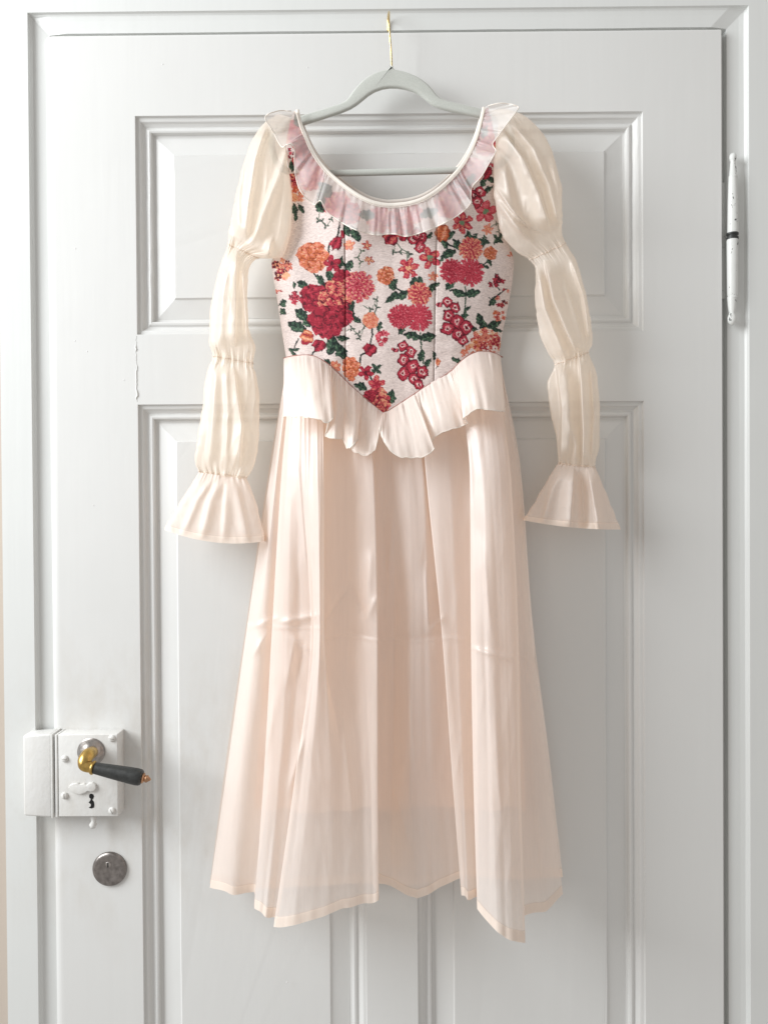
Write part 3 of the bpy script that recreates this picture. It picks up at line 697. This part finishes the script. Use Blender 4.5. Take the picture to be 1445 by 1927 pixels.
# back of the bodice, its neckline a little higher
nb = 120; yb = np.linspace(196, 700, nb); vb = np.linspace(-1, 1, 100)
bx = (edge_l(yb) + edge_r(yb))[:, None] / 2 + (edge_r(yb) - edge_l(yb))[:, None] / 2 * vb[None]; by = np.repeat(yb[:, None], 100, 1)
qx = (bx[1:, 1:] + bx[:-1, :-1]) / 2; qy = (by[1:, 1:] + by[:-1, :-1]) / 2
kb = ~((qy < np.interp(qx, NECK[:, 0], NECK[:, 1]) - 3) & (qx > 560) & (qx < 911))
kb &= qy > np.where(qx < 735, np.interp(qx, [530, 560], [222, 207]), np.interp(qx, [911, 945], [200, 214]))
grid_mesh('bodice_back', at(bx, by, 15 + 1.0 * N1(bx / 70, by / 70) + 12 * sstep(300, 215, by) ), LINING_M, dress, keep=kb)
def dense(P, n): 
    P = np.asarray(P, float); L = np.concatenate([[0], np.cumsum(np.linalg.norm(np.diff(P, axis=0), axis=1))])
    return pchip(L / L[-1], P, np.linspace(0, 1, n))
nk_ = dense(NECK, 160)
tube('neckline_binding', at(nk_[:, 0] - .5 * 0, nk_[:, 1] - 1, bod_d(nk_[:, 0], nk_[:, 1]) + 2.5), .0026, TRIM_M, bodice, 10, flat=.5)
tube('binding_stitch', at(nk_[:, 0], nk_[:, 1] + 3.6, bod_d(nk_[:, 0], nk_[:, 1]) + 4.6), .0005, TRIM_M, bodice, 6)
nbk = nk_[(nk_[:, 1] > 225)]
tube('back_neckline_binding', at(nbk[:, 0], nbk[:, 1] - 7, 16 + 11 * sstep(300, 225, nbk[:, 1])), .0028, TRIM_M, bodice, 8, flat=.5)

# ---- neckline ruffle: guides inner -> outer (px) with depth above the bodice at the free edge
RG = [((560, 211), (548, 208), 2), ((560, 213), (522, 208), 8), ((562, 222), (499, 219), 10), ((566, 236), (513, 245), 4), ((570, 247), (531, 276), 10), ((573, 253), (541, 271), 15), ((576, 260), (553, 276), 8), ((582, 273), (554, 300), 3), ((590, 288), (557, 334), 6), ((599, 303), (567, 361), 9), ((610, 316), (591, 384), 4), ((614, 321), (597, 380), 12), ((620, 327), (603, 377), 13), ((634, 339), (615, 398), 8), ((650, 352), (634, 412), 4),
      ((668, 363), (653, 424), 8), ((684, 373), (672, 433), 11), ((698, 379), (690, 438), 5), ((714, 383), (710, 442), 9), ((728, 386), (727, 440), 5), ((740, 386), (745, 440), 10), ((750, 385), (755, 443), 5), ((760, 384), (766, 444), 11), ((772, 382), (780, 441), 5), ((786, 378), (799, 435), 10), ((802, 371), (819, 427), 6), ((818, 361), (840, 417), 10), ((833, 350), (861, 405), 6), ((846, 338), (878, 391), 8), ((854, 330), (886, 380), 13), ((860, 323), (886, 366), 7), ((867, 314), (888, 352), 5),
      ((875, 303), (906, 331), 9), ((882, 291), (919, 309), 13), ((888, 279), (931, 288), 16), ((893, 268), (933, 282), 10), ((896, 260), (927, 270), 5), ((900, 248), (938, 254), 6), ((904, 234), (951, 236), 11), ((907, 221), (972, 208), 15), ((909, 212), (975, 200), 10), ((910, 206), (945, 193), 9), ((911, 202), (918, 198), 3)]
nt_ = 34
def ruffle_grid(RG, nper, base_off, ripple, seed):
    G = []
    for (a, b, h) in RG:
        t = np.linspace(0, 1, nt_)
        x = a[0] + (b[0] - a[0]) * t; y = a[1] + (b[1] - a[1]) * t
        hh = base_off + (h * 1.9 - 3) * t ** 1.1
        G.append(np.stack([x, y, hh / .72], -1))
    P = across(np.array(G), nper)
    k = np.arange(P.shape[0])[:, None] / nper; t = np.linspace(0, 1, nt_)[None]
    P[..., 2] += ripple * (np.sin(k * 8.5 + 5 * N1(k * .7)) * np.exp(-t / .22) * sstep(0, .1, t) * 1.3 + 1.1 * N2(k * 1.7 + seed, t * 1.2) * t)
    ph = k * .62 + .9 * N1(k * .23 + 4); sw = ph - np.floor(ph); sw = np.where(sw < .86, sw / .86, (1 - sw) / .14)
    P[..., 2] += 7.5 * (sw - .5) * t ** .8
    return P
P = ruffle_grid(RG, 8, 2.2, 1.3, 5)
ND = bod_d(P[..., 0], P[..., 1]); ND = np.maximum(ND, 41) + 9 * sstep(275, 235, P[..., 1]) * np.broadcast_to(np.linspace(0, 1, nt_), P.shape[:2])
RW = at(P[..., 0], P[..., 1], ND + P[..., 2] * .72)
ruff = grid_mesh('neck_ruffle', RW, RUFFLE_M, dress)
ruff['label'] = 'sheer ivory ruffle gathered around the neckline'
tube('rolled_edge', RW[:, -1], .00065, TRIM_M, ruff, 6)

# ---- sleeves
def sleeve(name, ST, elastics, ridges, seed, nrow=300, nang=340, mat=SLEEVE_M, amp=1.0, sharp=1.7, parent=dress, sag=0.):
    ST = np.array(ST, float); mid = (ST[:, 0:2] + ST[:, 2:4]) / 2
    L = np.concatenate([[0], np.cumsum(np.linalg.norm(np.diff(mid, axis=0), axis=1))])
    s = np.linspace(0, L[-1], nrow); S = pchip(L, ST, s)
    th = np.arange(nang) / nang * 2 * math.pi
    v = np.cos(th); sn = np.sin(th)
    sv = s[:, None]; V = np.broadcast_to(v, (nrow, nang)); fr = sn[None]
    # silhouettes are not ruled lines
    wob = 1 + (.022 * N1(sv / 22 + seed, 3.3) + .016 * N2(sv / 8 + seed, 1.3)) * np.ones_like(V)
    mx = (S[:, 0] + S[:, 2])[:, None] / 2; my = (S[:, 1] + S[:, 3])[:, None] / 2
    hx = (S[:, 2] - S[:, 0])[:, None] / 2; hy = (S[:, 3] - S[:, 1])[:, None] / 2
    x = mx + hx * V * wob; y = my + hy * V + sag * (1 - V ** 2) * (sv / L[-1]) ** 1.5 * np.where(fr > 0, 1., .15)
    d = S[:, 4][:, None] + S[:, 5][:, None] * .58 * np.sign(fr) * np.abs(fr) ** .5
    g = np.zeros_like(sv); far = np.ones_like(sv)
    for e in elastics:
        se = np.interp(e, np.arange(len(L)), L); g = g + np.exp(-np.abs(sv - se) / 11.); far = far * (1 - np.exp(-((sv - se) / 16.) ** 2))
    u = V + .05 * N2(sv / 60., 1.7 + seed)
    side = np.where(fr >= 0, 0., 50.)
    gat = N1(u * 9 + side + seed * 3.1, sv / 90.) * 2.0 + N2(u * 19 + side, sv / 60.) * .8
    fold = N3(u * 2.4 + side + seed, sv / 190.) * 2.6 + (np.abs(N2(u * 2.8 + side + 7 + sv / 260., sv / 170. + seed)) * -4.5 + 1.6)
    fine = (np.abs(N1(u * 8 + seed + side + sv / 90., sv / 75.)) - .3) * 1.6
    disp = amp * (gat * np.minimum(g, 1.) * 1.9 + far * (fold * .4 + fine * .1))
    disp = disp + crumple(x, y, 1.3, seed) * .55 * (.4 + .6 * far)
    edge = np.clip(np.abs(fr) * 2.2, 0, 1)
    d = d + disp * edge * np.sign(fr + 1e-9)
    for pts, hgt, wl, wr in ridges:
        p = np.array(pts, float); rx_ = np.interp(y, p[:, 1], p[:, 0])
        q = (x - rx_) * 1.25; q = np.where((q < 0) & (wl < 6), q * 1.6, np.where((q > 0) & (wr < 6), q * 1.6, q)); end = sstep(p[0, 1] - 6, p[0, 1] + 25, y) * sstep(p[-1, 1] + 6, p[-1, 1] - 25, y)
        prof = np.where(q < 0, np.exp(-(q / wl) ** 2), np.exp(-(q / wr) ** 2))
        d = d + sharp * hgt * prof * end * (fr > 0) * edge
    d = np.maximum(d, 2.0 + 0 * d)
    o = grid_mesh(name, at(x, y, d), mat, parent, closed=True)
    return o, (x, y, d, S, L)

def elastic_band(x, y, d, k, parent, seed):
    """gathered seam: a puckered cord round the sleeve at row k"""
    P = at(x[k], y[k] + 1.2 * N1(np.arange(x.shape[1]) / 4. + seed, 2.2), d[k] * 1.0 + .6 * np.sin(np.linspace(0, 2 * math.pi, x.shape[1])))
    P = np.concatenate([P, P[:1]])
    tube('elastic_seam', P, [.00038 + .0003 * N2(i / 3. + seed) for i in range(len(P))], ELASTIC_M, parent, 6, cap=False)

SL = [(524, 213, 556, 224, 34, 10), (494, 234, 543, 256, 35, 14), (466, 282, 541, 298, 36, 22), (448, 345, 550, 360, 37, 26), (435, 410, 549, 424, 38, 27), (430, 438, 524, 486, 36, 24), (429, 458, 487, 486, 33, 14),
      (417, 492, 467, 512, 33, 19), (402, 545, 466, 562, 33, 22), (394, 605, 468, 615, 33, 22), (394, 645, 480, 656, 33, 19), (399, 669, 477, 683, 32, 14), (389, 702, 484, 716, 33, 19), (380, 765, 489, 772, 33, 23), (370, 832, 486, 842, 33, 22), (367, 866, 475, 882, 33, 17), (374, 889, 464, 901, 33, 13)]
RL = [([(500, 235), (480, 300), (468, 380), (462, 450)], 6, 16, 7), ([(540, 280), (520, 340), (495, 400), (478, 455)], 5, 8, 20), ([(455, 300), (447, 380), (448, 440)], 4, 8, 10), ([(512, 442), (508, 460), (503, 492)], 5, 10, 6),
      ([(446, 470), (444, 540), (442, 650)], 6, 20, 4), ([(456, 500), (461, 560), (466, 640)], 5, 6, 12), ([(425, 500), (420, 560), (412, 660)], 3.5, 10, 14),
      ([(440, 690), (446, 740), (455, 800), (450, 880)], 5, 26, 5), ([(408, 690), (402, 780), (392, 880)], 3.5, 8, 16), ([(425, 690), (428, 780), (425, 880)], 2.5, 8, 8)]
slv, (x, y, d, S, L) = sleeve('sleeve', SL, [6, 11, 16], RL, 1.0)
slv['label'] = 'puffed sheer sleeve with three gathered tiers'
rows = [int(np.argmin(np.abs(np.linspace(0, L[-1], 300) - L[i]))) for i in (6, 11, 16)]
for k, r in enumerate(rows): elastic_band(x, y, d, min(r, 298), slv, k * 3.)
CL = [(374, 889, 464, 901, 33, 13), (362, 906, 472, 915, 34, 18), (344, 934, 482, 942, 36, 23), (326, 965, 491, 978, 38, 27), (308, 996, 499, 1018, 40, 30)]
RCL = [([(415, 900), (395, 945), (380, 1015)], 5, 9, 14), ([(440, 902), (452, 950), (466, 1020)], 4, 14, 8), ([(400, 898), (372, 940), (345, 1005)], 3, 8, 10), ([(428, 900), (424, 960), (420, 1020)], 3.5, 6, 14)]
CUFF_M = sheer('cream_organza_cuff', (.955, .90, .865), .32, .30)
cf, (x, y, d, S, L) = sleeve('cuff', CL, [0], RCL, 4.0, 90, 200, mat=CUFF_M, amp=.45, sharp=1.0, parent=slv, sag=13.)
def cuff_hem(x, y, d, parent, sag):
    k = slice(-9, None); xx, yy, dd = x[k].copy(), y[k].copy(), d[k].copy()
    return grid_mesh('cuff_hem', at(xx, yy + .6, dd + .9), HEM_M, parent, closed=True)
cuff_hem(x, y, d, cf, 0)

SR = [(916, 208, 952, 203, 34, 10), (938, 228, 985, 216, 35, 15), (931, 282, 1024, 255, 37, 24), (928, 330, 1046, 305, 39, 29), (932, 385, 1058, 372, 39, 28), (944, 440, 1058, 412, 38, 25), (972, 474, 1058, 438, 36, 19), (995, 488, 1064, 456, 35, 15),
      (1008, 508, 1083, 488, 35, 20), (1006, 556, 1104, 560, 35, 23), (1013, 616, 1113, 616, 35, 21), (1030, 662, 1114, 648, 34, 17), (1043, 686, 1108, 662, 33, 13), (1030, 722, 1122, 702, 34, 19), (1036, 780, 1129, 776, 34, 22), (1049, 838, 1127, 838, 34, 18), (1050, 866, 1120, 872, 33, 12), (1050, 874, 1120, 881, 33, 11)]
RR = [([(934, 352), (960, 392), (992, 425), (1020, 440)], 3.5, 5, 9), ([(1040, 300), (1052, 360), (1054, 425)], 4, 12, 4), ([(1060, 520), (1085, 600), (1100, 655)], 3, 10, 4), ([(1112, 690), (1118, 780), (1114, 870)], 3.5, 4, 10), ([(1066, 690), (1072, 770), (1070, 860)], 3, 12, 6), ([(942, 240), (985, 298), (1015, 367), (1035, 432)], 9, 30, 5), ([(960, 225), (1005, 280), (1035, 350), (1050, 425)], 5, 14, 8), ([(945, 300), (958, 370), (985, 445)], 4, 16, 12), ([(940, 380), (965, 420), (1000, 455)], 4, 8, 10),
      ([(1026, 492), (1041, 564), (1067, 625), (1088, 668)], 10, 4, 26), ([(1012, 505), (1025, 580), (1050, 640), (1066, 680)], 6, 14, 10), ([(1075, 488), (1100, 560), (1110, 645)], 4, 6, 8),
      ([(1089, 664), (1094, 725), (1098, 812), (1097, 876)], 9, 4, 20), ([(1048, 680), (1058, 769), (1056, 870)], 7, 5, 28), ([(1075, 790), (1084, 840), (1082, 876)], 4, 8, 8)]
srv, (x, y, d, S, L) = sleeve('sleeve', SR, [7, 12, 17], RR, 11.0, amp=.7, sharp=2.3)
srv['label'] = 'puffed sheer sleeve with crisp overlapping folds, its cuff folded open'
for k, i in enumerate((7, 12, 17)):
    r = int(np.argmin(np.abs(np.linspace(0, L[-1], 300) - L[i]))); elastic_band(x, y, d, min(r, 298), srv, 20 + k * 3.)
CR = [(1050, 872, 1120, 880, 33, 12), (1036, 894, 1128, 900, 35, 17), (1016, 926, 1142, 930, 37, 22), (998, 956, 1155, 962, 39, 26), (984, 978, 1167, 996, 41, 29)]
RCR = [([(1080, 882), (1078, 920), (1073, 1000)], 10, 26, 3), ([(1106, 884), (1114, 930), (1126, 1005)], 12, 3, 22), ([(1060, 882), (1040, 920), (1020, 990)], 4, 8, 12), ([(1094, 884), (1096, 930), (1098, 1005)], -7, 10, 12)]
cf2, (x, y, d, S, L) = sleeve('cuff', CR, [0], RCR, 14.0, 90, 220, mat=CUFF_M, amp=.4, sharp=1.6, parent=srv, sag=5.)
cuff_hem(x, y, d, cf2, 0)

# ---- skirt: guide lines waist, A, B (packing crease), C, hem
SG = [((540, 682, 24), (507, 900, 28), (465, 1180, 28), (427, 1450, 28), (395, 1671, 30)),
      ((546, 682, 28), (520, 900, 46), (488, 1183, 46), (458, 1450, 44), (436, 1682, 44)),
      ((552, 682, 28), (534, 900, 42), (520, 1185, 38), (508, 1450, 34), (478, 1679, 34)),
      ((548, 684, 34), (529, 900, 64), (512, 1180, 66), (497, 1450, 70), (479, 1711, 72)),
      ((560, 684, 40), (548, 900, 78), (542, 1180, 80), (526, 1450, 82), (500, 1724, 82)),
      ((572, 684, 40), (570, 900, 84), (585, 1180, 74), (562, 1450, 74), (524, 1728, 74)),
      ((582, 684, 42), (582, 900, 90), (590, 1185, 98), (557, 1450, 104), (515, 1746, 110)),
      ((596, 686, 42), (598, 900, 100), (602, 1182, 108), (584, 1450, 112), (552, 1743, 118)),
      ((606, 690, 42), (609, 900, 98), (610, 1180, 102), (622, 1450, 106), (606, 1727, 112)),
      ((610, 694, 42), (607, 900, 64), (606, 1190, 76), (645, 1450, 96), (646, 1709, 104)),
      ((640, 720, 44), (652, 900, 62), (655, 1208, 70), (680, 1450, 86), (684, 1701, 95)),
      ((694, 758, 46), (704, 900, 72), (711, 1196, 80), (711, 1450, 86), (713, 1696, 91)),
      ((700, 762, 44), (706, 900, 52), (703, 1196, 42), (698, 1450, 36), (700, 1658, 34)),
      ((722, 778, 46), (738, 900, 50), (742, 1196, 38), (738, 1450, 32), (735, 1666, 32)),
      ((742, 768, 46), (770, 900, 58), (776, 1196, 54), (772, 1450, 52), (786, 1692, 48)),
      ((770, 750, 46), (797, 900, 58), (806, 1192, 54), (814, 1450, 46), (828, 1668, 38)),
      ((785, 740, 44), (804, 900, 48), (838, 1192, 38), (862, 1450, 32), (874, 1650, 28)),
      ((788, 738, 46), (802, 900, 66), (832, 1200, 72), (850, 1450, 74), (868, 1684, 76)),
      ((820, 720, 46), (845, 900, 68), (860, 1202, 70), (871, 1450, 74), (880, 1692, 76)),
      ((850, 702, 44), (888, 900, 58), (896, 1206, 56), (900, 1450, 58), (900, 1688, 62)),
      ((862, 694, 44), (884, 900, 92), (886, 1212, 102), (890, 1450, 106), (898, 1712, 110)),
      ((890, 684, 40), (912, 900, 104), (918, 1225, 114), (925, 1450, 118), (936, 1754, 126)),
      ((912, 682, 36), (942, 900, 102), (952, 1236, 112), (958, 1450, 116), (966, 1771, 124)),
      ((930, 680, 30), (961, 900, 92), (976, 1240, 100), (979, 1450, 104), (988, 1777, 112)),
      ((934, 680, 26), (958, 900, 50), (972, 1210, 54), (974, 1450, 56), (984, 1722, 58)),
      ((938, 680, 24), (970, 900, 40), (990, 1206, 42), (1006, 1450, 42), (1026, 1714, 46)),
      ((942, 680, 22), (979, 900, 26), (1001, 1205, 24), (1032, 1450, 24), (1059, 1682, 28))]
SG = np.array(SG, float)
NPER, NROW = 13, 300
kn = [0, .2, .49, .75, 1]; tt = np.linspace(0, 1, NROW)
PG = np.stack([pchip(kn, g, tt) for g in SG])                 # guides x rows x 3
PG[..., 2] /= .72
P = across(PG, NPER, .6)
P[..., 2] *= .72
q = np.concatenate([np.zeros((1, NROW)), np.cumsum(np.linalg.norm(np.diff(P * [1, 1, 1.4], axis=0), axis=-1), axis=0)])[:, :1] * 0 + np.linspace(0, 800, P.shape[0])[:, None]
T = tt[None]
def skirt_wrinkle(q, T, seed=0.):
    gat = (N1(q / 10. + seed, T * 2) * 1.8 + N2(q / 5., T * 3) * .5) * np.exp(-T / .14)
    lng = N3(q / 26. + seed, T * 1.6) * 2.2 + (np.abs(N2(q / 21. + seed, T * 1.8 + 5)) - .35) * 2.2
    sml = N1(q / 14. + 9, T * 4.) * .5
    return gat * 1.3 + (lng + sml) * sstep(0, .15, T)
P[..., 2] += skirt_wrinkle(q, T)
# packing creases
yc = 1197 + 8 * N2(P[..., 0] / 60., 4.) + np.where(P[..., 0] < 612, -26, 0) + np.where(P[..., 0] > 880, (P[..., 0] - 886) * .3 + 14, 0)
dy = P[..., 1] - yc
P[..., 2] -= 4.2 * np.exp(-np.abs(dy) / 20.) * np.clip(.75 + .6 * N1(P[..., 0] / 40., 2.), .2, 1.2)
P[..., 2] += 1.6 * np.exp(-np.abs(dy - 3) / 3.)
def crease(x0, y0, x1, y1, h, w=5.):
    """sharp kink across the cloth, fading at both ends"""
    L_ = math.hypot(x1 - x0, y1 - y0); ux, uy = (x1 - x0) / L_, (y1 - y0) / L_
    al = (P[..., 0] - x0) * ux + (P[..., 1] - y0) * uy; pe = -(P[..., 0] - x0) * uy + (P[..., 1] - y0) * ux
    P[..., 2] += h * np.exp(-np.abs(pe) / w) * sstep(-8, .35 * L_, al) * sstep(L_ + 8, .65 * L_, al)
for c_ in ((462, 1184, 524, 1162, 4, 6), (520, 1174, 606, 1156, 5, 7), (476, 1236, 506, 1186, 4, 6), (538, 1300, 556, 1196, 4, 7), (560, 1280, 572, 1200, -4, 7), (545, 1196, 590, 1230, 4, 6), (608, 1176, 664, 1096, 4, 9), (660, 1096, 692, 1172, -4, 8), (686, 1170, 714, 1116, 5, 8),
           (700, 1030, 690, 1150, 4, 9), (742, 930, 730, 1110, 3, 9), (800, 1060, 806, 1188, 5, 6), (806, 1190, 836, 1160, 4, 6), (905, 1000, 925, 1210, 3, 9), (890, 1222, 972, 1244, 5, 6), (560, 860, 580, 1100, 4, 9), (520, 1290, 500, 1440, 3, 8), (770, 1300, 782, 1480, 4, 10), (640, 1300, 665, 1560, 3, 12), (930, 1320, 948, 1600, 3, 10), (742, 1480, 770, 1600, 4, 9), (540, 1500, 575, 1380, 4, 8)): crease(*c_)
P[..., 2] += crumple(P[..., 0], P[..., 1] * .5, 1.5, 3.) * .45 * sstep(0, .1, T)
P[..., 1] += 3.0 * N2(q / 18., 6.) * T ** 8
FW = at(P[..., 0], P[..., 1], P[..., 2])
FWr = np.transpose(FW, (1, 0, 2))
skirt = grid_mesh('skirt', FWr, SKIRT_M, dress)
skirt['label'] = 'long flared skirt of sheer peach organza with deep vertical folds'
hr = int(NROW * .983)
HP = P[:, hr:].copy(); HP[..., 2] += 1.0; HP[..., 1] += .8
grid_mesh('skirt_hem', np.transpose(at(HP[..., 0], HP[..., 1], HP[..., 2]), (1, 0, 2)), HEM_M, skirt)
# back of the skirt
bxk = np.linspace(0, 1, 160)[:, None]
xl_ = pchip(kn, SG[0], tt)[:, 0][None]; xr_ = pchip(kn, SG[-1], tt)[:, 0][None]
ybk = 682 + (1662 - 682) * T + 14 * N1(bxk * 7, 3.) * T ** 3
xb = xl_ + (xr_ - xl_) * bxk
db = 14 + (6.0 * N2(bxk * 9 + 3, T * 1.5) + 3 * N1(bxk * 22, T * 1.2)) * sstep(0, .3, T) + 10 * (np.abs(bxk * 2 - 1) ** 6)
db = np.maximum(db, 5)
BWk = np.transpose(at(xb + 0 * T, ybk, db), (1, 0, 2))
grid_mesh('skirt_back', BWk, SKIRT_M, dress)
kbh = int(NROW * .982)
grid_mesh('back_hem', np.transpose(at(xb + 0 * T, ybk + .8, db + 1.0), (1, 0, 2))[kbh:], HEM_M, skirt)
# lining slip, ends above the hem
tl = np.linspace(0, 1, 120)[None]; u_ = np.linspace(0, 1, 140)[:, None]
xll = np.interp(tl, [0, .25, 1], [544, 522, 478]); xrr = np.interp(tl, [0, .25, 1], [940, 962, 990])
yl_ = 690 + (1520 - 690) * tl + (14 * N2(u_ * 6, 3.) + 6 * N1(u_ * 17, 1.)) * tl ** 4
dl = 27 + 3.0 * N1(u_ * 10 + 2, tl * 1.3) + 2.0 * N2(u_ * 22, tl)
xx_ = xll + (xrr - xll) * u_
yl2 = np.maximum(yl_, np.interp(xx_, SEAM[:, 0], SEAM[:, 1]) - 4)
grid_mesh('lining', np.transpose(at(xx_, yl2, dl), (1, 0, 2)), LINING_M, dress)

# ---- peplum flounce: top seam point -> free edge, with depth at the free edge
PGd = [((534, 675), (534, 782), 84), ((548, 671), (548, 784), 96), ((562, 669), (566, 784), 104), ((576, 668), (582, 785), 110), ((592, 671), (600, 788), 114), ((606, 678), (614, 795), 114), ((616, 685), (626, 786), 110), ((623, 690), (626, 770), 98),
       ((625, 692), (616, 806), 86), ((630, 697), (612, 821), 82), ((638, 704), (630, 824), 90), ((646, 712), (645, 826), 84), ((651, 717), (652, 842), 92), ((658, 724), (658, 843), 96), ((668, 733), (669, 832), 96), ((680, 743), (674, 822), 82), ((684, 747), (662, 846), 76), ((692, 754), (676, 853), 80), ((702, 762), (692, 857), 84), ((711, 769), (705, 846), 86), ((719, 776), (711, 826), 84),
       ((722, 777), (714, 806), 86), ((724, 776), (718, 822), 92), ((727, 775), (728, 839), 96), ((735, 771), (742, 854), 98), ((746, 764), (759, 861), 99), ((758, 756), (782, 861), 100), ((770, 748), (803, 857), 100), ((780, 742), (817, 843), 99), ((784, 739), (812, 838), 88), ((788, 736), (805, 846), 82), ((798, 729), (818, 822), 86), ((812, 720), (836, 812), 88), ((828, 711), (858, 805), 86), ((842, 703), (872, 799), 82), ((848, 699), (880, 796), 80),
       ((852, 696), (876, 790), 96), ((860, 687), (871, 788), 108), ((870, 678), (884, 776), 112), ((884, 668), (904, 768), 114), ((900, 662), (920, 770), 114), ((918, 662), (936, 773), 110), ((934, 666), (948, 773), 100), ((942, 671), (950, 768), 84)]
G = []
t = np.linspace(0, 1, 40)
for a, b, h in PGd:
    x_ = a[0] + (b[0] - a[0]) * t; y_ = a[1] - 1 + (b[1] - a[1] + 1) * t
    d0 = float(bod_d(a[0], a[1])) + 1.2
    dd = d0 + (h - d0) * (1 - (1 - t) ** 2.0)
    G.append(np.stack([x_, y_, dd / .72], -1))
P = across(np.array(G), 10, .35); k = np.arange(P.shape[0])[:, None] / 10.; T2 = t[None]
P[..., 2] *= .72
P[..., 2] += (N1(k * 2.3, T2 * 1.0) * 3.0 + N2(k * 5.0, T2 * 1.6) * 1.8) * np.exp(-T2 / .24) * sstep(0, .06, T2) + N3(k * 1.7, T2 * 2) * 1.5 * T2 + crumple(P[..., 0], P[..., 1], 1.2, 8.) * .35 * sstep(0, .2, T2)
P[..., 1] += (1.6 * N1(k * 2.3, 5.) + .4 * N2(k * 9., 2.)) * T2 ** 3
PW = at(P[..., 0], P[..., 1], P[..., 2])
pep = grid_mesh('peplum', np.transpose(PW, (1, 0, 2)), PEPLUM_M, dress)
pep['label'] = 'gathered peplum flounce along the pointed waist seam'
tube('rolled_edge', PW[:, -1], .0006, TRIM_M, pep, 6)
sm = dense(SEAM, 120)
tube('waist_piping', at(sm[:, 0], sm[:, 1], bod_d(sm[:, 0], sm[:, 1]) + 1.2), .0009, simple('waist_thread', lin(170, 120, 110), .8), bodice, 6)
